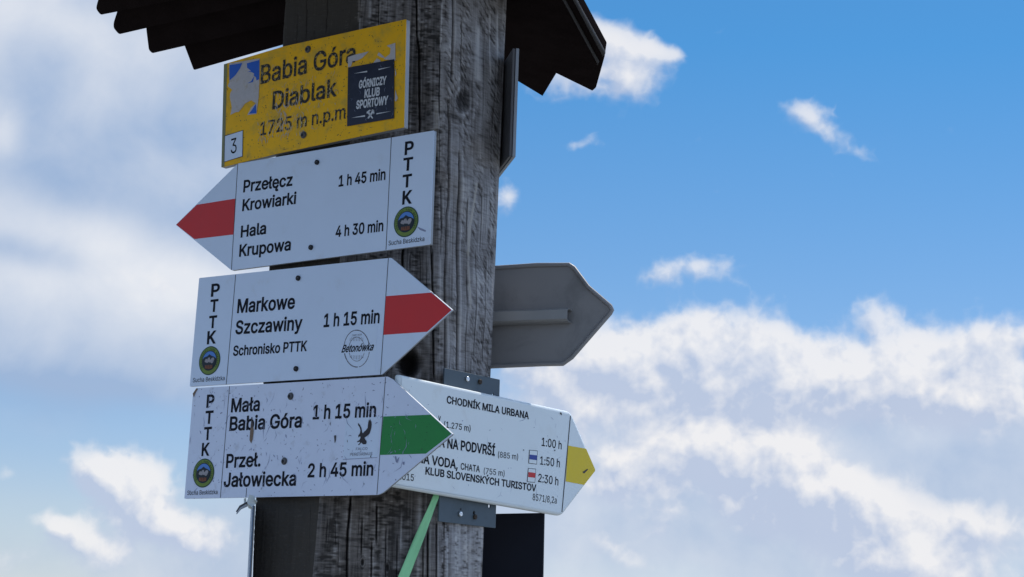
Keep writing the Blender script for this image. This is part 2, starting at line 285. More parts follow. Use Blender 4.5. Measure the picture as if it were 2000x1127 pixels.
# ------------------------------------------------------------------ letter shapes: advance, outlines (thousandths of the type size)
GLYPH = {"(":[273,[[89,207,90,244,94,283,101,324,109,364,119,403,132,441,145,477,160,510,177,539,236,539,219,503,204,466,191,428,179,390,169,351,161,313,156,276,152,241,151,207,152,176,155,145,160,115,167,83,177,50,188,16,202,-19,218,-57,236,-96,177,-96,156,-59,139,-21,124,16,111,55,102,93,95,131,90,169]]],")":[273,[[37,-96,56,-56,72,-18,86,18,97,52,106,85,113,116,118,147,121,177,122,207,121,241,117,276,112,313,104,351,94,390,82,428,69,466,54,503,37,539,97,539,113,510,128,477,142,441,154,403,164,364,173,323,179,283,183,244,184,207,183,168,178,130,171,92,161,53,149,15,134,-22,117,-59,97,-96]]],",":[188,[[38,-119,68,71,137,71,84,-119]]],".":[188,[[95,-4,78,-1,63,9,53,24,50,41,53,59,63,73,78,83,95,87,113,83,128,73,138,59,141,41,138,24,128,9,113,-1]]],"/":[249,[[235,533,71,-76,14,-76,178,533]]],"0":[453,[[227,-7,191,-3,158,7,130,24,105,48,85,77,69,113,57,155,50,202,48,254,50,306,57,353,69,395,85,431,106,461,130,484,159,502,191,512,227,516,262,512,295,502,323,484,348,461,368,431,384,395,396,353,403,306,405,254,403,202,396,155,384,113,368,77,348,48,323,24,295,7,263,-3],[227,50,250,52,271,60,290,74,306,92,320,116,330,144,338,176,342,213,344,254,342,295,338,332,330,365,320,393,306,416,290,435,271,449,250,457,227,460,203,457,182,449,163,435,147,416,134,393,123,365,115,332,111,295,109,254,111,213,115,176,123,144,134,116,147,92,163,74,182,60,203,52]]],"1":[453,[[76,0,76,55,391,55,391,0],[276,509,276,0,212,0,212,448,209,448,86,358,86,427,198,509]]],"2":[453,[[64,0,64,47,234,229,252,248,268,266,282,282,294,298,303,312,311,327,318,348,320,371,317,397,308,419,293,436,273,449,258,455,241,458,224,460,205,458,188,454,172,447,153,433,139,413,132,398,128,381,127,362,66,362,68,391,75,418,86,442,102,464,121,482,143,496,168,507,196,513,225,516,254,513,281,507,306,497,328,482,346,465,361,445,372,423,379,398,381,372,380,354,377,336,371,318,363,299,351,280,336,259,317,235,294,209,267,180,153,60,153,57,389,57,389,0]]],"3":[453,[[218,-7,188,-5,159,1,133,10,108,22,88,38,70,57,57,79,48,104,44,132,109,132,115,107,126,87,144,71,165,59,182,54,200,51,219,50,239,51,258,55,275,61,291,69,304,80,315,93,323,108,328,125,329,145,328,163,323,180,316,196,306,211,292,223,275,234,254,241,229,246,201,248,157,248,157,299,288,448,288,452,70,452,70,509,372,509,372,461,211,278,211,289,247,290,279,286,308,276,333,262,354,244,371,222,383,198,391,173,393,145,390,116,383,90,370,66,354,45,333,27,309,12,281,2,251,-5]]],"4":[453,[[40,105,40,158,247,509,311,509,109,166,109,163,413,163,413,105],[282,0,282,121,282,146,282,318,343,318,343,0]]],"5":[453,[[221,-7,192,-5,165,1,140,11,118,25,99,41,83,60,71,82,63,105,60,130,122,130,127,108,138,89,154,73,173,60,196,52,221,50,241,51,259,56,276,64,291,75,304,89,314,104,322,122,326,141,328,162,326,183,321,203,314,221,303,237,290,251,275,262,257,270,238,275,218,277,201,276,184,273,167,268,145,258,128,246,67,253,96,509,366,509,366,452,151,452,134,301,136,301,155,315,178,325,194,330,212,333,229,334,252,332,274,328,294,321,313,311,330,299,345,285,358,269,370,251,379,231,386,210,390,187,391,163,388,132,381,102,369,76,352,52,332,32,309,15,282,3,253,-4]]],"6":[453,[[226,-7,196,-4,168,3,142,15,119,31,100,51,84,74,73,101,66,130,64,162,65,187,71,212,80,239,93,268,112,302,137,340,252,509,322,509,151,261,145,261,154,275,165,288,179,299,196,307,214,312,235,314,265,312,291,305,316,295,337,280,355,262,370,240,380,215,387,187,389,157,387,127,379,98,368,73,352,50,333,30,310,14,284,3,257,-4],[226,48,245,50,263,55,279,63,293,73,304,86,314,101,322,119,326,137,327,157,326,178,322,196,314,213,304,228,293,241,279,251,263,259,245,264,226,265,207,264,190,259,174,252,160,241,148,229,138,214,131,197,126,179,125,158,126,138,131,119,138,102,148,86,160,73,174,63,190,55,207,50]]],"7":[453,[[97,0,323,448,323,452,62,452,62,509,391,509,391,449,165,0]]],"8":[453,[[226,-7,193,-5,163,1,136,11,111,25,91,42,74,62,62,84,54,109,52,135,53,156,58,176,65,195,75,212,87,228,101,241,117,252,134,260,153,265,153,267,129,276,109,289,93,308,80,330,73,354,70,380,73,405,79,429,90,450,106,469,124,485,146,498,170,508,197,514,226,516,255,514,282,508,306,498,328,485,346,469,361,450,373,429,379,405,382,380,379,354,372,330,359,308,343,289,323,276,300,267,300,265,319,260,335,252,351,241,365,228,377,212,387,195,395,176,399,156,401,135,398,109,391,84,378,62,362,42,341,25,317,11,289,1,259,-5],[226,49,248,50,267,54,285,60,307,74,323,91,333,113,337,139,335,157,330,173,322,189,312,202,298,213,283,223,265,230,247,234,226,235,206,234,187,230,169,223,154,213,140,202,130,189,122,173,117,157,115,139,119,113,129,91,145,74,167,60,185,54,205,50],[226,290,252,292,274,300,293,313,307,330,316,351,319,376,316,399,308,420,294,437,275,449,252,457,226,460,208,459,192,455,177,449,159,437,145,420,136,399,133,376,136,351,145,330,159,313,178,300,201,292]]],":":[188,[[95,-4,78,-1,63,9,53,24,50,41,53,59,63,73,78,83,95,87,113,83,128,73,138,59,141,41,138,24,128,9,113,-1],[95,271,78,274,63,284,53,299,50,316,53,334,63,349,78,359,95,362,113,359,128,349,138,334,141,316,138,299,128,284,113,274]]],"A":[480,[[16,0,201,509,276,509,463,0,395,0,287,302,280,323,272,346,264,372,255,402,244,438,232,478,245,478,233,437,222,402,213,371,204,345,197,322,191,302,85,0],[110,142,110,199,370,199,370,142]]],"B":[456,[[60,0,60,509,241,509,274,507,304,501,329,491,350,477,367,461,381,442,390,421,396,398,398,374,397,353,393,336,387,320,373,301,356,286,336,275,315,267,315,262,331,260,347,254,363,245,378,234,391,220,402,203,411,184,416,161,418,136,416,111,410,88,400,67,386,48,368,31,344,18,317,8,284,2,247,0],[125,57,245,57,281,60,309,67,330,80,344,96,353,115,355,137,352,161,342,184,333,197,320,209,306,218,289,225,269,229,248,231,125,231],[125,285,238,285,256,287,273,290,288,296,308,309,323,326,333,348,336,372,333,393,326,412,313,429,294,442,270,449,240,452,125,452]]],"C":[510,[[267,-7,225,-3,186,7,150,25,119,49,92,79,70,115,53,157,44,203,40,254,44,305,53,352,70,393,92,429,119,459,150,484,186,501,225,512,267,516,293,514,317,511,340,504,362,496,383,485,402,471,419,456,435,438,448,418,459,397,467,373,473,348,408,348,401,373,389,395,375,413,357,428,337,440,315,449,292,454,267,456,237,453,209,445,184,432,161,414,141,391,125,364,113,332,106,295,103,254,106,213,113,177,125,145,141,117,161,94,184,76,210,63,237,56,267,53,292,55,315,60,337,69,357,81,375,96,389,114,401,136,408,160,473,160,467,135,459,112,448,91,435,71,420,53,402,38,383,24,363,13,341,5,317,-2,293,-6]]],"D":[502,[[219,0,96,0,96,57,215,57,254,60,288,68,318,81,343,99,363,122,379,149,390,181,397,216,399,255,397,294,390,329,379,361,364,388,344,410,320,428,291,441,258,449,221,452,93,452,93,509,225,509,273,505,315,495,353,478,385,455,412,426,433,391,449,351,458,306,462,255,458,205,449,159,433,119,411,83,384,54,351,31,312,14,268,3],[125,509,125,0,60,0,60,509]]],"E":[419,[[60,0,60,509,372,509,372,452,125,452,125,286,355,286,355,229,125,229,125,57,375,57,375,0]]],"F":[410,[[60,0,60,509,369,509,369,452,125,452,125,278,346,278,346,221,125,221,125,0]]],"G":[520,[[269,-7,225,-3,185,7,149,25,118,49,91,79,69,116,53,157,43,203,40,254,43,305,53,352,69,393,91,429,117,459,149,484,184,501,223,512,265,516,291,514,316,510,340,504,363,494,384,483,403,469,421,453,436,436,449,416,460,395,468,373,474,349,408,349,399,372,387,393,373,411,356,427,337,439,315,448,300,453,283,455,265,456,236,453,209,445,183,432,160,414,141,392,125,364,113,332,106,295,103,254,106,213,113,177,125,145,141,117,161,95,184,76,210,63,238,56,269,53,296,55,322,61,345,71,365,85,382,102,396,123,407,147,413,173,415,202,434,199,283,199,283,256,478,256,478,200,475,160,466,124,451,91,431,62,406,38,377,19,344,5,308,-4]]],"H":[517,[[60,0,60,509,125,509,125,289,392,289,392,509,457,509,457,0,392,0,392,232,125,232,125,0]]],"I":[300,[[31,0,31,57,118,57,118,452,31,452,31,509,269,509,269,452,183,452,183,57,269,57,269,0]]],"J":[396,[[185,-7,143,-2,106,11,75,33,52,63,38,100,33,145,33,173,98,173,98,145,100,117,108,93,122,74,139,61,160,53,185,50,209,53,230,61,248,74,261,93,269,117,272,145,272,509,336,509,336,145,332,100,318,63,294,33,263,11,227,-2]]],"K":[467,[[104,145,104,216,116,231,128,246,139,261,151,275,162,289,174,303,187,317,199,331,212,344,364,509,448,509,231,276,228,276],[60,0,60,509,125,509,125,334,124,225,125,193,125,0],[372,0,188,259,228,309,449,0]]],"L":[393,[[60,0,60,509,125,509,125,57,361,57,361,0]]],"M":[628,[[60,0,60,509,152,509,277,187,287,159,299,123,311,84,322,49,307,49,318,83,330,121,342,158,352,187,476,509,568,509,568,0,504,0,504,291,504,327,505,369,506,413,507,457,513,457,508,441,503,425,498,409,482,363,467,322,456,291,342,0,286,0,170,291,159,321,145,361,129,408,112,457,119,457,120,416,121,372,122,328,122,291,122,0]]],"N":[523,[[60,0,60,509,136,509,343,183,352,169,363,151,371,137,379,122,388,107,396,90,405,73,414,55,405,54,403,72,402,90,401,108,400,134,399,157,399,195,399,509,463,509,463,0,387,0,202,290,177,331,168,346,159,363,148,381,108,452,119,454,122,384,124,328,125,291,125,0]]],"O":[533,[[267,-7,225,-3,186,7,150,25,119,49,92,79,70,115,53,157,44,203,40,254,44,305,53,352,70,393,92,429,119,459,150,484,186,501,225,512,267,516,309,512,348,501,384,484,415,459,442,429,464,393,480,352,490,305,493,254,490,203,480,157,464,115,442,79,415,49,384,25,348,7,309,-3],[267,53,296,55,324,63,349,76,372,94,392,116,408,144,420,176,428,213,430,254,428,295,420,332,408,365,392,392,372,415,349,433,324,446,296,453,267,456,237,453,210,445,184,433,161,415,142,392,125,364,113,332,106,295,103,254,106,213,113,176,125,144,142,117,161,94,184,76,210,63,237,55]]],"P":[445,[[60,0,60,509,235,509,272,506,305,499,332,487,356,471,375,452,390,430,400,404,407,377,409,348,407,318,400,291,390,265,375,243,356,223,332,207,305,195,272,188,235,186,109,186,109,242,233,242,257,244,279,248,297,256,312,266,324,279,333,294,339,310,343,328,344,348,343,367,339,385,333,402,324,416,312,428,297,439,279,446,257,451,232,452,125,452,125,0]]],"R":[449,[[60,0,60,509,236,509,273,506,305,500,333,489,356,473,376,455,390,433,401,408,407,381,409,352,407,323,401,296,390,271,376,250,356,232,333,217,305,206,273,200,236,198,96,198,96,255,234,255,258,256,280,260,298,267,319,281,334,300,340,316,344,333,345,352,344,371,340,389,334,405,325,419,313,430,298,440,279,446,258,451,233,452,125,452,125,0],[353,0,230,229,303,229,428,0]]],"S":[447,[[224,-9,188,-7,156,-1,128,9,102,23,81,40,64,60,51,83,42,109,38,137,104,137,108,118,114,102,123,88,136,76,150,66,166,59,185,53,204,50,224,49,246,50,267,54,286,60,303,69,317,79,329,92,338,106,344,122,346,139,342,161,332,179,316,193,296,205,280,211,263,217,245,222,184,239,145,253,112,269,86,289,67,313,56,341,52,372,54,400,62,425,75,448,92,468,113,484,138,498,165,508,195,514,227,516,259,514,289,508,316,498,340,484,360,468,377,449,390,427,398,403,401,378,337,378,332,402,320,421,302,437,280,449,254,456,225,459,204,457,185,454,167,448,145,435,129,418,118,398,115,376,119,352,131,334,148,319,169,308,191,300,212,293,264,279,287,272,312,264,328,256,344,248,359,238,372,226,384,213,395,198,402,180,407,161,408,139,406,112,399,87,386,64,370,43,349,25,323,11,294,0,261,-7]]],"T":[449,[[32,452,32,509,417,509,417,452,257,452,257,0,193,0,193,452]]],"U":[517,[[259,-8,220,-6,186,2,154,15,126,33,103,55,85,80,71,108,63,140,60,173,60,509,124,509,124,178,126,155,132,133,141,113,153,95,169,80,187,68,208,59,232,53,259,52,285,53,309,59,331,68,349,80,364,95,377,113,385,133,391,155,393,178,393,509,457,509,457,173,454,140,446,108,433,80,414,55,391,33,363,15,332,2,297,-6]]],"V":[480,[[204,0,16,509,84,509,192,206,199,187,207,164,215,137,225,106,236,71,248,31,235,31,247,71,257,107,267,138,276,165,283,187,290,206,395,509,463,509,278,0]]],"W":[686,[[155,0,16,509,82,509,163,196,167,179,172,162,175,145,187,94,190,76,194,58,197,40,189,40,193,58,196,76,200,94,203,111,207,128,211,145,224,196,306,509,380,509,462,196,466,179,470,162,474,145,486,94,490,76,494,58,497,40,488,40,492,58,495,76,499,94,503,111,506,128,510,145,523,196,603,509,670,509,530,0,455,0,368,323,362,345,357,368,351,391,346,417,341,445,336,475,350,475,345,446,340,420,335,395,330,371,324,347,318,323,230,0]]],"Y":[472,[[203,0,203,208,16,509,91,509,192,344,203,327,213,309,222,292,231,274,240,254,250,230,224,230,233,254,242,275,251,293,260,310,270,327,280,344,381,509,455,509,268,208,268,0]]],"Z":[438,[[42,0,42,46,273,385,284,400,295,415,306,431,318,446,329,461,341,476,348,454,327,453,306,453,285,452,265,452,244,452,223,452,40,452,40,509,397,509,397,462,169,129,157,113,146,97,134,81,97,33,90,54,111,55,131,56,152,57,173,57,193,57,214,57,399,57,399,0]]],"a":[389,[[160,-9,137,-7,115,-3,94,5,76,15,60,29,48,45,38,63,32,84,30,108,32,128,36,146,43,161,58,179,78,193,92,200,108,206,125,211,143,214,161,217,178,220,234,227,252,230,265,235,273,243,276,255,276,257,273,279,267,297,256,311,240,322,220,329,196,331,171,329,149,322,132,313,118,301,107,288,100,274,41,291,51,313,64,331,79,346,95,358,114,368,133,375,153,380,173,383,194,384,215,383,239,379,255,375,271,369,286,360,300,350,312,336,322,320,330,301,335,278,337,251,337,0,277,0,277,52,272,52,264,38,252,25,236,12,215,1,199,-4,181,-7],[170,45,192,47,211,51,228,59,248,74,263,93,272,115,276,138,276,190,270,186,259,182,246,179,231,176,200,171,175,168,154,164,134,159,117,150,103,139,95,124,92,105,94,87,102,72,114,61,130,52,149,47]]],"b":[424,[[229,-8,208,-7,189,-3,172,4,153,17,138,31,127,46,118,59,112,59,112,0,53,0,53,509,114,509,114,319,118,319,127,331,137,346,152,360,171,373,188,379,207,383,229,384,259,382,287,374,313,361,335,342,354,320,370,293,381,261,388,227,390,189,388,151,381,116,370,84,355,57,336,34,313,16,288,3,260,-6],[220,47,242,49,262,55,279,66,294,80,306,97,316,117,323,139,327,163,328,189,327,215,323,239,316,261,307,281,295,298,280,311,262,322,243,328,220,330,198,328,178,322,161,312,147,299,134,282,125,263,118,241,114,216,113,189,114,162,118,138,125,115,135,95,147,78,162,65,179,55,198,49]]],"c":[396,[[207,-8,174,-5,144,3,117,16,93,35,72,58,56,85,44,116,37,150,34,187,37,225,44,260,56,291,72,318,93,341,117,360,144,374,174,382,207,384,226,384,243,381,260,377,284,368,305,356,324,341,340,322,349,308,356,293,362,277,303,262,298,276,290,289,281,301,270,311,257,319,242,325,226,329,207,330,184,328,163,321,145,310,130,296,118,278,108,258,102,236,98,212,96,187,98,163,102,139,108,117,118,97,130,80,145,66,163,55,184,49,207,46,226,48,243,52,258,58,271,66,282,76,292,89,299,102,304,117,363,102,357,86,350,70,341,56,325,37,306,21,292,12,277,5,261,-1,244,-5,226,-7]]],"d":[424,[[195,-8,165,-6,137,3,111,16,89,34,70,57,55,84,43,116,36,151,34,189,36,227,43,261,55,293,70,320,89,342,112,361,137,374,165,382,196,384,218,383,237,379,253,373,272,360,287,346,298,331,306,319,311,319,311,509,372,509,372,0,313,0,313,59,307,59,298,46,287,31,272,17,252,4,236,-3,217,-7],[205,47,226,49,246,55,263,65,278,78,290,95,299,115,306,138,310,162,312,189,310,216,306,241,300,263,290,282,278,299,263,312,246,322,227,328,205,330,182,328,162,322,145,311,130,298,118,281,108,261,102,239,98,215,96,189,98,163,102,139,109,117,118,97,130,80,145,66,162,55,182,49]]],"e":[404,[[212,-8,177,-5,145,3,117,16,92,35,72,58,56,85,44,116,37,150,34,187,36,224,44,258,55,290,71,317,91,340,115,359,142,373,172,382,205,384,226,383,246,380,266,374,285,366,303,355,319,341,334,324,347,305,357,282,365,256,370,227,371,194,371,169,75,169,75,221,338,221,310,202,308,226,304,248,298,269,288,286,277,301,263,314,246,323,227,328,205,330,183,328,164,323,146,313,131,301,119,286,109,270,102,251,97,231,96,211,96,178,98,151,102,127,110,106,121,88,135,73,151,61,169,53,190,48,212,46,234,48,254,53,271,61,285,73,297,88,306,105,365,91,358,72,348,55,335,39,320,26,302,14,283,4,261,-3,237,-7]]],"h":[410,[[114,227,114,0,53,0,53,509,114,509,114,287,102,287,116,319,132,344,152,362,175,374,200,382,227,384,252,383,275,377,295,369,313,356,328,340,341,321,350,298,355,271,357,240,357,0,296,0,296,235,293,263,286,286,273,304,256,318,235,326,210,329,192,328,176,324,161,317,141,303,126,283,119,266,115,248]]],"i":[167,[[53,0,53,379,114,379,114,0],[84,443,67,446,54,455,44,468,41,483,44,499,54,512,67,521,84,524,100,521,114,512,123,499,126,483,123,468,114,455,100,446]]],"k":[381,[[110,137,110,212,121,212,284,379,360,379,184,199,177,199],[53,0,53,509,114,509,114,0],[294,0,148,186,191,229,372,0]]],"l":[189,[[139,-2,112,0,91,8,74,20,62,37,55,59,53,84,53,509,114,509,114,99,115,77,120,62,130,54,146,52,160,53,170,54,181,3,162,-1,151,-2]]],"m":[610,[[53,0,53,379,112,379,112,295,108,295,114,314,122,331,132,346,151,363,172,376,195,384,219,386,245,383,268,375,287,361,303,342,314,320,321,295,312,295,318,312,326,329,337,343,350,356,364,366,381,375,398,381,417,385,437,386,458,385,478,380,497,372,514,361,529,346,541,328,550,307,555,283,557,255,557,0,496,0,496,254,493,279,485,298,473,313,456,323,438,329,419,330,395,328,374,320,358,307,345,290,338,270,335,247,335,0,274,0,274,260,272,280,265,297,253,311,238,322,220,328,199,330,178,328,158,320,140,307,126,289,119,274,115,257,114,238,114,0]]],"n":[410,[[114,227,114,0,53,0,53,379,112,379,112,287,102,287,116,319,132,344,152,362,175,374,200,382,227,384,252,383,275,377,295,369,313,356,328,340,341,321,350,298,355,271,357,240,357,0,296,0,296,235,293,263,286,286,273,304,256,318,235,326,210,329,192,328,176,324,161,317,141,303,126,283,119,266,115,248]]],"o":[415,[[207,-8,174,-5,144,3,117,16,93,35,72,58,56,85,44,116,37,150,34,187,37,225,44,260,56,291,72,318,93,341,117,360,144,374,174,382,207,384,241,382,271,374,299,360,323,341,343,318,359,291,371,260,379,225,381,187,379,150,371,116,359,85,343,58,323,35,299,16,271,3,241,-5],[207,46,231,49,252,55,270,66,285,80,298,97,307,117,314,139,318,163,319,187,318,212,314,236,307,258,298,278,285,296,270,310,252,321,231,328,207,330,184,328,163,321,145,310,130,296,118,278,108,258,102,236,98,212,96,187,98,163,102,139,108,117,118,97,130,80,145,66,163,55,184,49]]],"p":[424,[[53,-143,53,379,112,379,112,319,118,319,126,331,137,346,152,360,171,373,188,379,207,383,229,384,259,382,287,374,313,361,335,342,354,320,370,293,381,261,388,227,390,189,388,151,381,116,370,84,355,57,336,34,313,16,288,3,260,-6,229,-8,208,-7,189,-3,173,4,153,17,138,31,127,46,118,59,114,59,114,-143],[220,47,242,49,262,55,279,66,294,80,306,97,316,117,323,139,327,163,328,189,327,215,323,239,316,261,307,281,295,298,280,311,262,322,243,328,220,330,198,328,178,322,161,312,147,299,134,282,125,263,118,241,114,216,113,189,114,162,118,138,125,115,135,95,147,78,162,65,179,55,198,49]]],"r":[259,[[53,0,53,379,112,379,112,321,115,321,124,339,137,354,152,367,171,377,191,383,213,385,229,384,243,384,243,322,230,324,219,325,207,326,182,323,159,315,140,301,126,284,117,262,114,237,114,0]]],"s":[365,[[182,-8,157,-7,133,-3,112,3,93,12,76,24,62,38,50,54,41,73,36,94,94,107,101,87,111,72,124,60,141,52,160,47,181,45,206,47,227,53,244,62,262,81,268,103,265,121,254,136,237,147,212,155,149,170,118,180,92,192,72,208,58,227,50,249,47,274,49,295,55,314,65,332,79,347,95,360,115,370,137,378,161,383,187,384,212,383,234,379,254,372,271,363,286,352,299,339,309,324,318,308,324,290,268,277,258,298,243,316,228,325,210,331,187,333,166,331,147,326,131,317,114,299,109,277,112,258,124,243,136,235,152,229,172,223,229,209,261,200,287,187,306,171,320,153,328,131,331,107,329,85,323,65,312,47,298,31,281,18,260,6,236,-2,210,-7]]],"t":[227,[[204,379,204,327,6,327,6,379],[65,471,126,471,126,98,128,76,136,61,150,53,170,50,185,51,202,54,213,2,203,-1,192,-3,180,-4,168,-4,138,-1,113,7,92,21,77,41,68,64,65,93]]],"u":[410,[[182,-5,158,-3,135,2,115,11,97,23,82,39,69,59,60,82,54,109,53,139,53,379,114,379,114,144,116,117,124,94,137,75,154,61,175,53,200,50,218,51,234,55,249,62,268,77,283,97,290,113,295,132,296,153,296,379,357,379,357,0,298,0,298,92,307,92,294,60,277,35,257,17,234,5,209,-3]]],"w":[567,[[138,0,23,379,87,379,133,214,140,190,147,164,154,137,161,107,168,75,175,41,165,41,172,74,179,105,186,135,192,163,199,189,206,214,252,379,316,379,362,214,368,189,375,163,382,136,388,106,395,75,402,41,391,41,399,75,406,106,413,135,420,163,427,189,434,214,480,379,545,379,429,0,368,0,319,172,305,225,300,243,295,262,291,280,277,338,291,338,277,280,263,225,258,207,253,189,248,172,199,0]]],"y":[389,[[47,-139,61,-86,71,-87,88,-90,104,-89,118,-84,130,-74,141,-58,151,-36,163,-1,17,379,84,379,165,155,173,132,180,109,187,87,193,64,199,42,206,21,184,21,190,42,196,64,202,87,209,110,216,132,224,155,305,379,371,379,204,-58,196,-77,187,-93,177,-107,159,-124,139,-136,117,-143,91,-145,77,-145,65,-143,54,-141]]],"z":[380,[[42,0,42,46,254,320,254,323,48,323,48,379,333,379,333,331,126,60,126,56,339,56,339,0]]],"Á":[480,[[16,0,201,509,276,509,463,0,395,0,287,302,280,323,272,346,264,372,255,402,244,438,232,478,245,478,233,437,222,402,213,371,204,345,197,322,191,302,85,0],[110,142,110,199,370,199,370,142],[213,558,260,659,329,659,263,558]]],"Í":[300,[[31,0,31,57,118,57,118,452,31,452,31,509,269,509,269,452,183,452,183,57,269,57,269,0],[124,558,171,659,240,659,174,558]]],"Ó":[533,[[267,-7,225,-3,186,7,150,25,119,49,92,79,70,115,53,157,44,203,40,254,44,305,53,352,70,393,92,429,119,459,150,484,186,501,225,512,267,516,309,512,348,501,384,484,415,459,442,429,464,393,480,352,490,305,493,254,490,203,480,157,464,115,442,79,415,49,384,25,348,7,309,-3],[267,53,296,55,324,63,349,76,372,94,392,116,408,144,420,176,428,213,430,254,428,295,420,332,408,365,392,392,372,415,349,433,324,446,296,453,267,456,237,453,210,445,184,433,161,415,142,392,125,364,113,332,106,295,103,254,106,213,113,176,125,144,142,117,161,94,184,76,210,63,237,55],[240,558,288,659,356,659,290,558]]],"Ý":[472,[[203,0,203,208,16,509,91,509,192,344,203,327,213,309,222,292,231,274,240,254,250,230,224,230,233,254,242,275,251,293,260,310,270,327,280,344,381,509,455,509,268,208,268,0],[209,558,257,659,325,659,259,558]]],"ó":[415,[[207,-8,174,-5,144,3,117,16,93,35,72,58,56,85,44,116,37,150,34,187,37,225,44,260,56,291,72,318,93,341,117,360,144,374,174,382,207,384,241,382,271,374,299,360,323,341,343,318,359,291,371,260,379,225,381,187,379,150,371,116,359,85,343,58,323,35,299,16,271,3,241,-5],[207,46,231,49,252,55,270,66,285,80,298,97,307,117,314,139,318,163,319,187,318,212,314,236,307,258,298,278,285,296,270,310,252,321,231,328,207,330,184,328,163,321,145,310,130,296,118,278,108,258,102,236,98,212,96,187,98,163,102,139,108,117,118,97,130,80,145,66,163,55,184,49],[181,429,228,529,297,529,231,429]]],"ę":[404,[[212,-8,177,-5,145,3,117,16,92,35,72,58,56,85,44,116,37,150,34,187,36,224,44,258,55,290,71,317,91,340,115,359,142,373,172,382,205,384,226,383,246,380,266,374,285,366,303,355,319,341,334,324,347,305,357,282,365,256,370,227,371,194,371,169,75,169,75,221,338,221,310,202,308,226,304,248,298,269,288,286,277,301,263,314,246,323,227,328,205,330,183,328,164,323,146,313,131,301,119,286,109,270,102,251,97,231,96,211,96,178,98,151,102,127,110,106,121,88,135,73,151,61,169,53,190,48,212,46,234,48,254,53,271,61,285,73,297,88,306,105,365,91,358,72,348,55,335,39,320,26,302,14,283,4,261,-3,237,-7],[299,-148,278,-146,259,-141,243,-131,230,-118,222,-102,220,-82,220,-70,223,-58,228,-45,234,-33,241,-21,249,-9,259,4,269,17,365,91,358,72,351,54,342,38,332,23,323,9,314,-4,301,-22,290,-39,283,-55,281,-70,283,-81,288,-90,297,-95,310,-97,319,-96,327,-94,341,-88,358,-133,347,-138,334,-143,318,-147]]],"ł":[207,[[151,-2,124,0,102,8,85,20,73,37,66,59,64,84,64,509,125,509,125,99,127,77,131,62,141,54,157,52,172,53,181,54,192,3,173,-1,162,-2],[6,225,6,280,183,382,183,328]]],"Š":[447,[[224,-9,188,-7,156,-1,128,9,102,23,81,40,64,60,51,83,42,109,38,137,104,137,108,118,114,102,123,88,136,76,150,66,166,59,185,53,204,50,224,49,246,50,267,54,286,60,303,69,317,79,329,92,338,106,344,122,346,139,342,161,332,179,316,193,296,205,280,211,263,217,245,222,184,239,145,253,112,269,86,289,67,313,56,341,52,372,54,400,62,425,75,448,92,468,113,484,138,498,165,508,195,514,227,516,259,514,289,508,316,498,340,484,360,468,377,449,390,427,398,403,401,378,337,378,332,402,320,421,302,437,280,449,254,456,225,459,204,457,185,454,167,448,145,435,129,418,118,398,115,376,119,352,131,334,148,319,169,308,191,300,212,293,264,279,287,272,312,264,328,256,344,248,359,238,372,226,384,213,395,198,402,180,407,161,408,139,406,112,399,87,386,64,370,43,349,25,323,11,294,0,261,-7],[173,659,223,599,271,659,332,659,332,656,252,565,194,565,113,656,113,659]]]," ":[188,[]]}
CAPH = max(GLYPH['H'][1][0][1::2])/1000
_h = np.array(GLYPH['H'][1][0], float).reshape(-1, 2)
SIGN = 1 if (_h[:, 0]*np.roll(_h[:, 1], -1)-np.roll(_h[:, 0], -1)*_h[:, 1]).sum() > 0 else -1

# ------------------------------------------------------------------ builders
def thing(name, label, cat, mw, group=None):
    o = bpy.data.objects.new(name, None); COL.objects.link(o); o.matrix_world = mw; o.empty_display_size = .05
    o['label'] = label; o['category'] = cat
    if group: o['group'] = group
    return o
def link(name, me, mt, parent, label=None):
    o = bpy.data.objects.new(name, me); COL.objects.link(o)
    me.materials.clear()
    for q in (mt if isinstance(mt, (list, tuple)) else [mt]): me.materials.append(q)
    if parent is not None: o.parent = parent
    if label: o['label'] = label
    return o
def curve_mesh(polys, z0, z1, bevel=0., bres=1, cyclic=True):
    c = bpy.data.curves.new('tmp', 'CURVE'); c.dimensions = '2D'; c.fill_mode = 'BOTH'
    for p in polys:
        s = c.splines.new('POLY'); s.points.add(len(p)-1)
        for q, (x, y) in zip(s.points, p): q.co = (x, y, 0, 1)
        s.use_cyclic_u = True
    c.extrude = max((z1-z0)/2 - bevel, 0); c.bevel_depth = bevel; c.bevel_resolution = bres; c.offset = -bevel
    o = bpy.data.objects.new('tmp', c); COL.objects.link(o)
    d = bpy.context.evaluated_depsgraph_get(); d.update()
    me = bpy.data.meshes.new_from_object(o.evaluated_get(d))
    bpy.data.objects.remove(o); bpy.data.curves.remove(c)
    for v in me.vertices: v.co.z += (z0+z1)/2
    return me
def rounded(poly, r, n=4):
    out = []; K = len(poly)
    rr = r if isinstance(r, (list, tuple)) else [r]*K
    for i in range(K):
        p = Vector(poly[i]); a = Vector(poly[i-1]) - p; b = Vector(poly[(i+1) % K]) - p; q = rr[i]
        if q <= 0: out.append(tuple(p)); continue
        q = min(q, a.length*.45, b.length*.45)
        s = p + a.normalized()*q; e = p + b.normalized()*q
        for k in range(n+1):
            t = k/n; out.append(tuple(s*(1-t)**2 + p*2*t*(1-t) + e*t*t))
    return out
def slab(name, polys, z0, z1, mt, parent, bevel=0., bres=1, label=None):
    if polys and not isinstance(polys[0][0], (list, tuple)): polys = [polys]
    return link(name, curve_mesh(polys, z0, z1, bevel, bres), mt, parent, label)
def quads(name, qs, mt, parent, stuff=False, label=None):
    vs = []; fs = []
    for q in qs:
        k = len(vs); vs += [tuple(v) for v in q]; fs.append(tuple(range(k, k+len(q))))
    me = bpy.data.meshes.new(name); me.from_pydata(vs, [], fs)
    o = link(name, me, mt, parent, label)
    if stuff: o['kind'] = 'stuff'
    return o
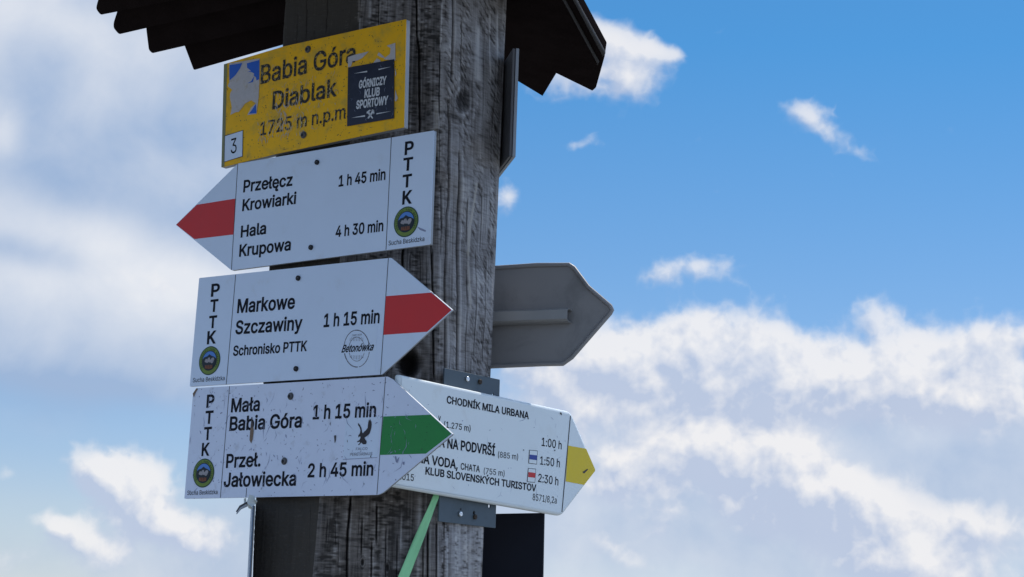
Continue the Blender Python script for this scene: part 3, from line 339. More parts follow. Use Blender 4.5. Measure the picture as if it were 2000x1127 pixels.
def text_mesh(s, bold=0., shear=0., spacing=1.0):
    polys = []; x = 0.
    for ch in s:
        adv, pl = GLYPH[ch]
        for p in pl:
            n = len(p)//2; q = np.array(p, float).reshape(-1, 2)/1000
            if n < 3: continue
            keep = np.linalg.norm(q-np.roll(q, 1, 0), axis=1) > 1e-5; q = q[keep]
            if bold:                       # move the outline outwards (outer rings and counters run opposite ways)
                d0 = q-np.roll(q, 1, 0); d1 = np.roll(q, -1, 0)-q
                d0 /= np.linalg.norm(d0, axis=1)[:, None]; d1 /= np.linalg.norm(d1, axis=1)[:, None]
                nn = np.stack([d0[:, 1]+d1[:, 1], -d0[:, 0]-d1[:, 0]], 1)
                c_ = np.maximum(1+(d0*d1).sum(1), .45)[:, None]
                q = q + SIGN*nn/c_*bold
            q[:, 0] += x + shear*q[:, 1]
            polys.append([tuple(v) for v in q])
        x += adv/1000*spacing
    return winding_mesh(polys)
_wc = {}
def winding_mesh(polys):                  # fill by winding number, so that overlapping strokes of a letter stay solid
    vs = []; es = []
    for p in polys:
        k = len(vs); vs += [Vector(q) for q in p]; es += [(k+i, k+(i+1) % len(p)) for i in range(len(p))]
    ov, oe, of, *_ = delaunay_2d_cdt(vs, es, [], 1, 1e-6)
    P_ = [np.array(p) for p in polys]; me = bpy.data.meshes.new('t'); fs = []
    for f in of:
        c = sum((ov[i] for i in f), Vector((0, 0)))/len(f); wn = 0
        for p in P_:
            if not (p[:, 0].max() > c.x > p[:, 0].min()): continue
            y0, y1 = p[:, 1], np.roll(p[:, 1], -1); x0, x1 = p[:, 0], np.roll(p[:, 0], -1)
            cr0 = (x1-x0)*(c.y-y0)-(c.x-x0)*(y1-y0)
            wn += int(((y0 <= c.y) & (y1 > c.y) & (cr0 > 0)).sum()) - int(((y0 > c.y) & (y1 <= c.y) & (cr0 < 0)).sum())
        if wn: fs.append(tuple(f))
    me.from_pydata([(v.x, v.y, 0) for v in ov], [], fs); return me
Z0 = .0003
def text_fit(s, p0, p1, cap, mt, parent, bold=.012, shear=0., z=Z0, name='lettering', slant=0., label=None, spacing=1.0):
    me = text_mesh(s, bold, shear, spacing)
    co = np.array([v.co[:] for v in me.vertices]); x0, x1 = co[:, 0].min(), co[:, 0].max()
    d = Vector(p1) - Vector(p0); w = d.length; a = math.atan2(d.y, d.x)
    sx = w/(x1-x0); sy = cap/CAPH
    ca, sa = math.cos(a), math.sin(a)
    for v, c in zip(me.vertices, co):
        X = (c[0]-x0)*sx + slant*c[1]*sy; Y = c[1]*sy
        v.co = (p0[0] + X*ca - Y*sa, p0[1] + X*sa + Y*ca, z)
    return link(name, me, mt, parent, label)

class Board:                                   # a flat thing with its own frame
    def __init__(s, yaw, rot, O):
        U = Vector((math.cos(yaw), math.sin(yaw), 0)); Zv = Vector((0, 0, 1))
        s.u = math.cos(rot)*U + math.sin(rot)*Zv; s.v = -math.sin(rot)*U + math.cos(rot)*Zv
        s.n = s.u.cross(s.v); s.O = O
        m = Matrix.Identity(4)
        for i in range(3): m[i][0] = s.u[i]; m[i][1] = s.v[i]; m[i][2] = s.n[i]; m[i][3] = O[i]
        s.mw = m
    def L(s, px, py, z=0):
        h = hit(px, py, s.n, s.O + s.n*z) - s.O; return (h.dot(s.u), h.dot(s.v))
    def P(s, pts, z=0): return [s.L(x, y, z) for x, y in pts]
    def text(s, t, l, r, cap, mt=None, **k):
        k['bold'] = k.get('bold', .019) + .002    # cap = height of a capital in photo pixels
        p0, p1 = s.L(*l), s.L(*r); pt = s.L(l[0], l[1]-cap)
        return text_fit(t, p0, p1, (Vector(pt)-Vector(p0)).y*1.0, mt or M['black'], s.e, **k)
def bolt(bd, px, py, r, washer=True, depth=.014):
    x, y = bd.L(px, py)
    c = lambda R, n=20: [(x+R*math.cos(2*math.pi*i/n), y+R*math.sin(2*math.pi*i/n)) for i in range(n)]
    if washer: slab('washer', c(r*1.35), 0, .0012, M['washer'], bd.e, .0003)
    b = slab('bolt', c(r), -depth, .0028, M['washer' if washer else 'bolt'], bd.e, .0008, 2)
    if washer: slab('bolt_socket', [(q[0]-r*.18, q[1]-r*.1) for q in c(r*.62)], .0029, .003, M['bolt'], bd.e)
    else: slab('bolt_slot', [(x-r*.5, y-r*.12), (x+r*.5, y+r*.02), (x+r*.5, y+r*.2), (x-r*.5, y+r*.06)], .0029, .003, M['washer'], bd.e)
    return b
def circle(x, y, R, n=28, a0=0, a1=2*math.pi, ry=None):
    return [(x+R*math.cos(a0+(a1-a0)*i/n), y+(ry or R)*math.sin(a0+(a1-a0)*i/n)) for i in range(n if a1-a0 > 6.2 else n+1)]

def emblem(bd, px, py, ry_px):
    x, y = bd.L(px, py); R = bd.L(px, py-ry_px)[1] - y
    e = slab('emblem', circle(x, y, R, 40), .0002, .0004, M['e_rim'], bd.e)
    e['label'] = 'round green park emblem with mountain and rocks'
    def sub(n, p, z, mt): slab(n, p, z, z+.0001, mt, e)
    sub('ring', circle(x, y, R*.93, 40), .00045, M['e_ring'])
    sub('inner_ring', circle(x, y, R*.70, 36), .0006, M['e_mount'])
    sub('sky', circle(x, y, R*.64, 24, math.radians(8), math.radians(172)), .00075, M['e_sky'])
    sub('mountain', [(x-R*.63, y+R*.12), (x-R*.45, y+R*.26), (x-R*.22, y+R*.30), (x-.02*R, y+R*.44), (x+R*.18, y+R*.32), (x+R*.42, y+R*.25), (x+R*.63, y+R*.12), (x+R*.55, y-R*.3), (x, y-R*.6), (x-R*.55, y-R*.3)], .0009, M['e_mount'])
    rocks = []
    rr = random.Random(3)
    for k in range(11):
        cx_, cy_ = x+R*rr.uniform(-.36, .36), y+R*rr.uniform(-.30, .12); q = R*rr.uniform(.08, .16)
        rocks.append([(cx_+q*rr.uniform(.7, 1.2)*math.cos(t), cy_+q*.8*rr.uniform(.7, 1.2)*math.sin(t), .00105+k*.00001) for t in np.linspace(0, 2*math.pi, 8)[:-1]])
    quads('rocks', rocks, M['e_rock'], e)
    quads('roots', [[(x+R*a, y-R*.32, .0012), (x+R*(a+.09), y-R*.30, .0012), (x+R*(a+.12), y-R*.58*(1-abs(a)*.3), .0012), (x+R*(a-.03), y-R*.60*(1-abs(a)*.3), .0012)] for a in (-.34, -.2, -.05, .1, .24)], M['e_root'], e)
    # ring lettering
    allv = []; allf = []
    s = 'BABIOGÓRSKI PARK NARODOWY'; n = len(s)
    for i, ch in enumerate(s):
        if ch == ' ': continue
        me = text_mesh(ch, .02); a = math.radians(90 + 130 - 260*(i+.5)/n)
        k = R*.25; th = a - math.pi/2
        base = len(allv); xs = [v.co.x for v in me.vertices]; xm = (min(xs)+max(xs))/2
        for v in me.vertices:
            X = (v.co.x-xm)*k*.8; Y = v.co.y*k + R*.73
            allv.append((x + X*math.cos(th) - Y*math.sin(th), y + X*math.sin(th) + Y*math.cos(th), .0008))
        allf += [tuple(base+j for j in p.vertices) for p in me.polygons]; bpy.data.meshes.remove(me)
    me = bpy.data.meshes.new('ring_lettering'); me.from_pydata(allv, [], allf); link('ring_lettering', me, M['e_rim'], e)

def strokes(bd, rect, n, lmin, lmax, wmin, wmax, mt, ang=(0, math.pi), z=.0004, seed=0, name='scratches', inside=None):
    r = random.Random(seed); qs = []
    (x0, y0), (x1, y1) = rect; tries = 0
    while len(qs) < n and tries < n*20:
        tries += 1
        x, y = r.uniform(x0, x1), r.uniform(y0, y1)
        l = lmin*(lmax/lmin)**r.random(); w = r.uniform(wmin, wmax); a = r.uniform(*ang)
        dx, dy = math.cos(a)*l/2, math.sin(a)*l/2; nx, ny = -math.sin(a)*w/2, math.cos(a)*w/2
        if inside and not (inside(x+dx, y+dy) and inside(x-dx, y-dy)): continue
        b = r.uniform(-.25, .25)*l; bx, by = -math.sin(a)*b, math.cos(a)*b
        zz = z + len(qs)*1e-7
        qs.append([(x-dx, y-dy, zz), (x+bx-nx, y+by-ny, zz), (x+dx, y+dy, zz), (x+bx+nx, y+by+ny, zz)])
    return quads(name, qs, mt, bd.e, stuff=True)
def in_poly(poly):
    def f(x, y):
        c = False; j = len(poly)-1
        for i in range(len(poly)):
            (xi, yi), (xj, yj) = poly[i], poly[j]
            if (yi > y) != (yj > y) and x < (xj-xi)*(y-yi)/(yj-yi)+xi: c = not c
            j = i
        return c
    return f
def bbox(p):
    xs = [q[0] for q in p]; ys = [q[1] for q in p]; return ((min(xs), min(ys)), (max(xs), max(ys)))

# ------------------------------------------------------------------ ground
def ground():
    n = 60; vs = []; fs = []
    ax = [math.copysign(abs(t)**3*6000, t) for t in np.linspace(-1, 1, n)]
    for j, y in enumerate(ax):
        for i, x in enumerate(ax):
            r = math.hypot(x, y)
            vs.append((x, y, 0 if r < 3 else -.02*(r-3)*min(1, 400/max(r, 1)) + .15*math.sin(x*.7+1)*math.cos(y*.5)*min(1, (r-3)/6)))
    for j in range(n-1):
        for i in range(n-1): k = j*n+i; fs.append((k, k+1, k+n+1, k+n))
    me = bpy.data.meshes.new('ground'); me.from_pydata(vs, [], fs)
    o = link('ground', me, mat('stony_summit_ground', (.10, .10, .075), .95, var=.3, vscale=2, grime=((.27, .265, .25), 1.2, .4, .55, .9)), None)
    for p in me.polygons: p.use_smooth = True
    o['kind'] = 'structure'
ground()

# ------------------------------------------------------------------ post
YA, YC = -0.6344044, 0.8997737; YB = (YA+YC)/2
def nrm(y): return Vector((math.sin(y), -math.cos(y), 0))
OW2 = EYE + Vector((-.4316, 2.7179, .5108))
PLA = OW2 - nrm(YA)*.013
def section(yt, pa):
    P0 = hit(pa[0], yt, nrm(YA), PLA); P1 = hit(pa[1], yt, nrm(YA), PLA)
    P2 = hit(pa[2], yt, nrm(YB), P1); P3 = hit(pa[3], yt, nrm(YC), P2)
    return [P0, P1, P2, P3], (P0.z+P1.z+P2.z+P3.z)/4
ST, zt = section(50, (553, 702, 864, 988)); SB, zb = section(1050, (493, 617, 857, 944.5))
def corners(z):
    f = (zt-z)/(zt-zb); f = max(-.3, min(f, 1.25))
    P = [np.array((a.x+(b.x-a.x)*f, a.y+(b.y-a.y)*f)) for a, b in zip(ST, SB)]
    P4 = P[3]+np.array((-.016, .13)); P7 = P[0]+np.array((.012, .13))
    P5 = P4+np.array((-.09, .08)); P6 = P7+np.array((.09, .085))
    return P+[P4, P5, P6, P7]
def vnoise(H, Wd, sz, ss, r=rng):               # value noise on an (rows, cols) grid; sz, ss = cell size in rows / cols
    a = r.random((int(H/sz)+3, int(Wd/ss)+3))
    yi = np.arange(H)/sz; xi = np.arange(Wd)/ss
    y0 = yi.astype(int); x0 = xi.astype(int); fy = (yi-y0)[:, None]; fx = (xi-x0)[None]
    fy = fy*fy*(3-2*fy); fx = fx*fx*(3-2*fx)
    A = a[y0][:, x0]; B = a[y0][:, x0+1]; C = a[y0+1][:, x0]; Dd = a[y0+1][:, x0+1]
    return (A*(1-fx)+B*fx)*(1-fy)+(C*(1-fx)+Dd*fx)*fy
def project(P):
    d = P-np.array(EYE[:]); k = d@np.array(cf[:]); return CX+FPX*(d@np.array(cr[:]))/k, CY-FPX*(d@np.array(cu[:]))/k
def post(parent):
    cols = [150, 185, 165, 4, 3, 3, 3, 4]          # per face A, B, C, rest
    zf = np.arange(1.6+.06, 1.6+.93, .00135); zs = np.concatenate([np.linspace(0, 1.64, 12), zf, np.linspace(2.56, 2.84, 4)])
    H = len(zs); tt = []
    for k, c in enumerate(cols): tt += [(k, i/c) for i in range(c)]
    Wd = len(tt)
    kk = np.array([t[0] for t in tt]); ff = np.array([t[1] for t in tt])
    CC = np.array([corners(z) for z in zs])        # H,8,2
    A = CC[:, kk]; B = CC[:, (kk+1) % 8]
    XY = A*(1-ff[None, :, None])+B*ff[None, :, None]
    ctr = CC.mean(1)[:, None]
    E = B-A; Nn = np.stack([E[..., 1], -E[..., 0]], -1); Nn /= np.linalg.norm(Nn, axis=-1, keepdims=True)
    Nn *= np.sign(((XY-ctr)*Nn).sum(-1, keepdims=True))
    # blend normals near corners
    for _ in range(5): Nn = (np.roll(Nn, 1, 1)+Nn*2+np.roll(Nn, -1, 1))/4
    P3 = np.concatenate([XY, np.broadcast_to(zs[:, None, None], XY.shape[:2]+(1,))], -1)
    px, py = project(P3)
    fine = ((zs > 1.66) & (zs < 2.53))[:, None]*((kk < 3)[None])
    nz = len(zs)
    grain = vnoise(nz, Wd, 130, 2.2)*.6+vnoise(nz, Wd, 60, 5)*.4
    dash = vnoise(nz, Wd, 1.5, 9); dash2 = vnoise(nz, Wd, 2.6, 22); big = vnoise(nz, Wd, 55, 40); big2 = vnoise(nz, Wd, 22, 14)
    msk = np.clip((vnoise(nz, Wd, 45, 16)-.35)*3, 0, 1)
    # slanted tool marks on the right hand face
    sl = vnoise(nz+400, Wd, 2.0, 9)
    cidx = np.arange(Wd); ridx = (np.arange(nz)[:, None]+(cidx*.45).astype(int)[None]) % (nz+300)
    slant = sl[ridx, cidx[None]]
    right = np.clip((px-862)/12, 0, 1)*np.clip((1010-py)/30, 0, 1)
    dd = dash*(1-right)+slant*right
    gouge = np.clip(.42-dd, 0, 1)*msk*2.2+np.clip(.33-dash2, 0, 1)*1.3
    ridge = np.clip(dd-.68, 0, 1)*msk
    disp = -.0008*gouge+.0007*ridge+.0009*(grain-.5)+.004*(big-.5)+.0013*(big2-.5)
    tone = .43+.34*(grain-.5)-.58*gouge+1.0*ridge+.22*(big-.5)+.25*(big2-.5)
    # round the arrises
    w = np.array(cols)[kk]
    dcorner = np.minimum(ff*w, (1-ff)*w)
    disp += -np.where(kk < 3, .0022*np.exp(-(dcorner/4.)**2), 0)[None]
    tone += np.where(kk < 3, .30*np.exp(-(dcorner/4.5)**2), 0)[None]*(vnoise(nz, Wd, 40, 10))
    dark = np.zeros_like(disp); tan = np.zeros_like(disp)
    wob = (vnoise(nz, Wd, 25, 500)-.5)*2.2+(vnoise(nz, Wd, 7, 500)-.5)*1.0
    def crack(pts, hw, depth):
        nonlocal disp, dark, tone
        ys = [p[1] for p in pts]; xs = [p[0] for p in pts]
        xc = np.interp(py, ys, xs)+wob
        end = np.clip(np.minimum(py-ys[0], ys[-1]-py)/18., 0, 1)
        e = np.exp(-((px-xc)/hw)**2)*end
        disp -= depth*e; dark = np.maximum(dark, np.clip(e*1.7-.35, 0, 1)*min(1, depth/.003)); tone += .16*np.exp(-((px-xc-hw*2.4)/(hw*1.1))**2)*end
    CR = [([(813,-40),(814.5,69),(818,92),(819,161),(819.5,270)],1.5,.006),([(886,-40),(883,69),(881,138),(880,163)],1.5,.006),
      ([(875.4,188),(878,260),(877,398),(874,415),(873,510),(871.5,549),(871,618),(870,740)],1.7,.007),
      ([(900,30),(899.6,140)],1.0,.003),([(898,290),(896.6,388),(895.3,495),(894.6,572),(892,730)],1.8,.007),
      ([(864,350),(864,462)],.9,.003),([(844,480),(844,561),(846.6,664),(847,745)],1.5,.006),([(859,88),(857,235)],1.2,.003),([(859,235),(858,345)],.8,.002),
      ([(912,380),(912,484)],.9,.003),([(912,520),(911,600)],1.0,.004),([(911,600),(909,735)],.8,.002),([(940,362),(940,452)],.8,.003),([(842,315),(842,540)],1.1,.003),
      ([(790,470),(785.7,500),(786,560)],1.9,.007),([(801,490),(800,535)],.9,.003),([(820,480),(821,560)],.8,.002),([(832,500),(833,590)],.8,.002),
      ([(684,960),(683.5,985),(679,1038),(676.5,1150)],2.0,.008),([(707,1005),(705.5,1094)],1.3,.004),([(735.4,975),(735,1068)],1.7,.006),
      ([(726,1052),(724,1150)],1.4,.005),([(754,1022),(752,1150)],1.1,.003),([(776,1040),(774,1150)],1.0,.003),([(835.4,1030),(834.6,1150)],1.7,.007),
      ([(853,1010),(852,1150)],1.7,.007),([(826,1060),(825,1150)],1.0,.003),([(869,1000),(868,1064)],1.0,.003),([(640,1005),(637,1068)],.8,.002),
      ([(655,1010),(656,1075)],.9,.002),([(868,1062),(867,1150)],.8,.002),([(930,480),(927,700)],.8,.002),([(950,500),(944,712)],.8,.0015),
      ([(740,-10),(739,60)],.9,.002),([(640,-10),(637,70)],.9,.002),([(600,-10),(598,80)],.8,.002)]
    for c in CR: crack(*c)
    for _ in range(60):
        x = rng.uniform(560, 985); y = rng.uniform(-20, 1050); l = rng.uniform(30, 160)
        crack([(x, y), (x-l*.03, y+l)], rng.uniform(.5, .75), rng.uniform(.0007, .0018))
    # knots
    def knot(x, y, rx, ry, deep, dk):
        nonlocal disp, dark, tone
        q = np.sqrt(((px-x)/rx)**2+((py-y)/ry)**2)*(.85+.3*big2)
        disp -= deep*np.exp(-q**4); dark = np.maximum(dark, dk*np.clip(1.6-1.1*q, 0, 1)); tone += .16*np.exp(-((q-1.5)/.22)**2)*(.4+1.2*big2)-.10*np.exp(-((q-2.0)/.35)**2)-.25*np.exp(-(q/1.2)**2)+.1*np.exp(-((q-2.6)/.2)**2)
    knot(904, 198, 10.5, 19, .0025, .55); knot(797, 708, 20, 24, .022, 1.0); knot(708, 1098, 3.2, 6, .003, .8); knot(756, 1108, 3, 7, .003, .8)
    # pale worn streaks
    def streak(pts, hw, am, tn=0):
        nonlocal tone, tan, disp
        ys = [p[1] for p in pts]; xc = np.interp(py, ys, [p[0] for p in pts])+wob
        e = np.exp(-((px-xc)/hw)**2)*np.clip(np.minimum(py-ys[0], ys[-1]-py)/14., 0, 1)
        tone += am*e; tan = np.maximum(tan, tn*e*(.5+.8*dd)); disp += .0006*e
    streak([(936,45),(935,90),(933,165)], 6, .55); streak([(957,20),(956,150)], 1.4, .45); streak([(971,20),(969,150)], 1.5, .35); streak([(866,-10),(862,60),(860,100)], 1.8, .4)
    streak([(868,80),(872,115)], 6, .35); streak([(853,190),(852,250),(850,300)], 5, .25, .3)
    streak([(932,350),(923,411),(917,446),(915.5,510)], 2.2, .5, .55); streak([(915,500),(917,610)], 2.0, .4, .45); streak([(702,-10),(701,60)], 2.2, .45); streak([(723,-10),(722,60)], 4, .3)
    streak([(820,960),(817,1040),(815,1140)], 5, .30); streak([(784,1000),(782,1080)], 2, .3); streak([(832,655),(832,735)], 4, .2)
    streak([(873,1035),(872,1140)], 2, .35); streak([(738,990),(737,1060)],1.5,.2)
    # paler patch low on the right face
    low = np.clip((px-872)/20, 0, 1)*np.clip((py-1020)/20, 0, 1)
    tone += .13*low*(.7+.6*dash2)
    f0 = (kk == 0)[None]; tan = np.maximum(tan, .07*f0*np.ones_like(tan)); tone -= .52*f0; tone -= .09*np.clip((380-py)/120, 0, 1); tone += .16*np.clip((px-850)/40, 0, 1); tone -= .18*np.clip((900-px)/120, 0, 1)*np.clip((py-930)/60, 0, 1)  # shade painted into tone: left face, top, lower left; right face lit paler
    disp = np.where(fine, disp, 0)
    XYd = XY+Nn*disp[..., None]
    V = np.concatenate([XYd, np.broadcast_to(zs[:, None, None], XY.shape[:2]+(1,))], -1).reshape(-1, 3)
    i = np.arange(H-1)[:, None]*Wd; j = np.arange(Wd)[None]; j2 = (j+1) % Wd
    F = np.stack([i+j, i+j2, i+Wd+j2, i+Wd+j], -1).reshape(-1, 4)
    me = bpy.data.meshes.new('post_shaft')
    me.vertices.add(len(V)); me.vertices.foreach_set('co', V.ravel())
    me.loops.add(F.size); me.loops.foreach_set('vertex_index', F.ravel().astype(np.int32))
    me.polygons.add(len(F)); me.polygons.foreach_set('loop_start', np.arange(0, F.size, 4, dtype=np.int32)); me.polygons.foreach_set('loop_total', np.full(len(F), 4, np.int32))
    me.polygons.foreach_set('use_smooth', np.ones(len(F), bool))
    me.update(); me.validate()
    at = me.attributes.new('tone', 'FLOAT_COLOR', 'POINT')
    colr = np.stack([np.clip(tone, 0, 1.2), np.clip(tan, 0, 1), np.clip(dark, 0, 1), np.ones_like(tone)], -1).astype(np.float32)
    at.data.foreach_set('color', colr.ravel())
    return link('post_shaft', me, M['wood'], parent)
pc = Vector((*np.mean(corners(1.8), 0), 0))
PT = thing('signpost', 'thick square hewn grey wooden post with chamfered edges under a small dark board roof', 'signpost', Matrix.Translation(pc))
def at_world(o):                                # a child built in world coordinates
    o.matrix_parent_inverse = o.parent.matrix_world.inverted(); return o
bpy.context.view_layer.update()
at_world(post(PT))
# top cap of the post hidden in the roof
# ------------------------------------------------------------------ roof
RF = bpy.data.objects.new('roof', None); COL.objects.link(RF); RF.parent = PT; at_world(RF); RF['label'] = 'small dark roof of overlapping boards'
U = Vector((math.cos(YA), math.sin(YA), 0)); V = Vector((math.cos(YC), math.sin(YC), 0))
def roof_board(px_poly, n, O, off, th, mt='roof', r=.004):
    n = n.normalized(); O2 = O + n*off
    a = (U if abs(U.dot(n)) < .05 else V); b = n.cross(a)
    pts = [hit(x, y, n, O2)-O2 for x, y in px_poly]
    poly = rounded([(p.dot(a), p.dot(b)) for p in pts], r, 3)
    me = curve_mesh([poly], -th, 0, .0015)
    m = Matrix.Identity(4)
    for i in range(3): m[i][0] = a[i]; m[i][1] = b[i]; m[i][2] = n[i]; m[i][3] = O2[i]
    me.transform(m)
    o = link('board', me, M[mt], RF); at_world(o); return o
th1 = math.radians(38)
Vp = Vector((-U.y, U.x, 0))                     # away from the camera, square to U
n1 = -(Vp*math.sin(th1) + Vector((0, 0, 1))*math.cos(th1)) # underside of the far slope
OL = at_y(378, 137, 2.92)
roof_board([(378,138),(360,90),(338,30),(318,-40),(760,-40),(760,32),(553,88)], n1, OL, 0, .024)
roof_board([(297,105),(290,98),(285,58),(282,-40),(640,-40),(640,26)], n1, OL, .020, .024)
roof_board([(232,68),(221,55),(221,45),(229,20),(240,-40),(560,-40),(560,-8)], n1, OL, .040, .024)
roof_board([(196,30),(187,18),(188,10),(203,-40),(520,-40),(520,-34)], n1, OL, .060, .024)
th2 = math.radians(7)
n2 = Vector((V.y, -V.x, 0)); n2 = n2.normalized()      # towards +U side
n2 = -(n2*math.sin(th2) + Vector((0, 0, 1))*math.cos(th2))
OR = at_y(1160, 177, 3.25)
if n2.dot(OR-EYE) > 0: pass
roof_board([(1157,178),(1164,172),(1181,111),(1120,0),(1098,-45),(984,-45),(984,93.5)], n2, OR, 0, .024)
roof_board([(1060,188),(1089,140),(1050,-45),(983,-45),(983,142)], n2, OR, -.026, .024)
roof_board([(1167,127),(1170,123),(1106,6),(1078,-42),(1074,-42),(1101,6)], n2, OR, .004, .004, 'roofedge', .0005)  # two pale strips painted as light caught along the roof edge
roof_board([(1177,111),(1182,107),(1123,0),(1099,-45),(1095,-44),(1118,0)], n2, OR, .006, .006, 'roofedge', .0005)
# near half of the roof, above the picture: boards that shade the top of the post
for k in range(7):
    bm = bmesh.new(); bmesh.ops.create_cube(bm, size=1)
    me = bpy.data.meshes.new('board'); bmesh.ops.scale(bm, vec=(1.35, .15, .022), verts=bm.verts); bm.to_mesh(me); bm.free()
    t = k*.125
    c = Vector((-.12, 2.62, 2.93)) + (-Vp)*(.60-t) + Vector((0, 0, -.30*(.60-t)))
    c.z = 2.62 + t*.36
    me.transform(Matrix.Translation(c) @ Matrix(((U.x, Vp.x, 0, 0), (U.y, Vp.y, 0, 0), (0, 0, 1, 0), (0, 0, 0, 1))) @ Matrix.Rotation(.33, 4, 'X'))
    at_world(link('board', me, M['roof'], RF))
print('roof extents', [tuple(round(v, 2) for v in o.data.vertices[0].co) for o in RF.children])

# ------------------------------------------------------------------ signs
def sign(name, label, cat, yaw, rot, O, group=None):
    b = Board(yaw, rot, O); b.e = thing(name, label, cat, b.mw, group); return b
def arrow_sign(bd, outline, mt, th, dividers, rad=.0015):
    poly = bd.P(outline)
    slab('panel', rounded(poly, rad, 3), -.0008, 0, mt, bd.e)
    slab('backing', rounded(poly, rad, 3), -th, -.0009, M['edge'] if th > .003 else M['edge_dark'], bd.e)
    for a, b in dividers:
        p, q = Vector(bd.L(*a)), Vector(bd.L(*b)); n = Vector((-(q-p).y, (q-p).x)).normalized()*.0005
        quads('divider_line', [[(*(p-n), .0002), (*(p+n), .0002), (*(q+n), .0002), (*(q-n), .0002)]], M['line'], bd.e)
    return poly
def flat(bd, name, pts, mt, z=.00015, label=None):
    return slab(name, bd.P(pts), z, z+.0001, mt, bd.e, label=label)
def pttk(bd, rows):
    for ch, l, r, c in rows: bd.text(ch, l, r, c, bold=.022)

E0 = lambda *a: EYE + Vector(a)
TG = 'white arrow signs of the same hiking club'
# --- white arrow pointing left
w1 = sign('trail_sign', 'white arrow sign pointing left with red stripe, reading Przełęcz Krowiarki and Hala Krupowa', 'trail sign', YA, .0233, E0(-.3853, 2.6838, .6674), TG)
arrow_sign(w1, [(343.3,439),(464.5,319.5),(848,254.6),(840,477.5),(452,528)], M['white'], .0050, [((464.5,320),(452,527.5)), ((764.5,269),(754,488))])
flat(w1, 'red_stripe', [(344.3,439),(384.6,400),(459.6,388),(456,458),(379.8,467)], M['red'])
w1.text('Przełęcz', (475,375.3), (571,362), 22); w1.text('Krowiarki', (473,412), (578,397.5), 21.5)
w1.text('Hala', (470,463.6), (519.5,456), 21.5); w1.text('Krupowa', (467,501), (567.7,488), 22)
w1.text('1 h 45 min', (661.4,364.3), (752.7,350.5), 20.5); w1.text('4 h 30 min', (655.3,463), (748.5,450.8), 20.5)
pttk(w1, [('P',(790.3,302.3),(807.6,299.5),24),('T',(787,333.8),(806,331),23.5),('T',(785.8,366.6),(804,363.8),23.5),('K',(785.5,399),(804.6,396.4),24.5)])
emblem(w1, 793.5, 433.3, 29.6); w1.text('Sucha Beskidzka', (759,479.5), (828.8,470.7), 9, bold=.0)
bolt(w1, 620, 317.3, .0034, False); bolt(w1, 608, 483.5, .0034, False)
flat(w1, 'smudge', [(815,443),(826,447),(832,450),(831,453),(820,449)], M['scr_b'])
# --- white arrow pointing right, red
w2 = sign('trail_sign', 'clean white arrow sign pointing right with red stripe, reading Markowe Szczawiny', 'trail sign', YA, .005, OW2, TG)
arrow_sign(w2, [(389,543),(764,503.5),(883.5,605.6),(746,731.5),(370.5,755)], M['white'], .0032, [((460.4,536.6),(442,751)), ((758.6,504.5),(743.4,731.5))])
flat(w2, 'red_stripe', [(754,578.6),(842.5,571.5),(882,605.6),(834.2,648),(749,654)], M['red'])
w2.text('Markowe', (463,611), (575.5,602), 25.5); w2.text('Szczawiny', (459.4,652.5), (590,643.5), 25); w2.text('Schronisko PTTK', (455,694.7), (599.5,685), 18.5)
w2.text('1 h 15 min', (632,638.5), (741,630.4), 24.5)
pttk(w2, [('P',(412,579),(428.6,577),23),('T',(410,609.3),(425.6,607.5),22.5),('T',(407.5,641),(423,639.3),22.5),('K',(404.2,671.8),(421.7,669.8),23.5)])
emblem(w2, 409.6, 704.4, 28); w2.text('Sucha Beskidzka', (376.8,747), (438.7,742.5), 8.5, bold=.0)
bolt(w2, 583.3, 543.5, .0035, False); bolt(w2, 579, 720.5, .0035, False)
# round script sticker
def ring_poly(bd, px, py, rx, ry, w, a0, a1, n=20):
    o = []; 
    for k in range(n+1):
        a = a0+(a1-a0)*k/n; o.append(bd.L(px+rx*math.cos(a), py-ry*math.sin(a)))
    for k in range(n, -1, -1):
        a = a0+(a1-a0)*k/n; o.append(bd.L(px+(rx-w)*math.cos(a), py-(ry-w*1.2)*math.sin(a)))
    return o
st = slab('sticker', w2.P([(664,640),(737,635),(733,727),(660,732)]), .0001, .00018, M['clear'], w2.e, label='faint square sticker with round script logo')
d2r = math.radians
for nm, a in (('logo_ring', (697,681,25.5,37,1.6,d2r(12),d2r(100))), ('logo_ring', (697,681,25.5,37,1.2,d2r(100),d2r(168))), ('logo_ring', (697,681,25.5,37,1.8,d2r(195),d2r(275))), ('logo_ring', (697,681,25.5,37,1.2,d2r(280),d2r(350))),
              ('logo_ring', (697,683,16,25,.9,d2r(15),d2r(165))), ('logo_ring', (697,681,16,25,.9,d2r(200),d2r(340)))):
    slab(nm, ring_poly(w2, *a), .0003, .00035, M['greyprint'], st)
q = []
for k in range(9):
    x = 684+k*3.1; h = 9*math.sqrt(max(0, 1-((x-697)/16)**2))
    for (ya, yb) in ((666, 666-h), (694, 694+h*.9)):
        a, b = w2.L(x, ya), w2.L(x+.3, yb); q.append([(a[0]-.0003, a[1], .0003), (a[0]+.0003, a[1], .0003), (b[0]+.0003, b[1], .0003), (b[0]-.0003, b[1], .0003)])
quads('logo_lines', q, M['greyprint'], st)
o = w2.text('Betonówka', (667,688.5), (728,684.2), 14, bold=.016, slant=.35, z=.0005); o.parent = st
o = w2.text('CRAFT BEER', (688,657), (707,655), 3.2, M['greyprint'], bold=0, z=.0005); o.parent = st
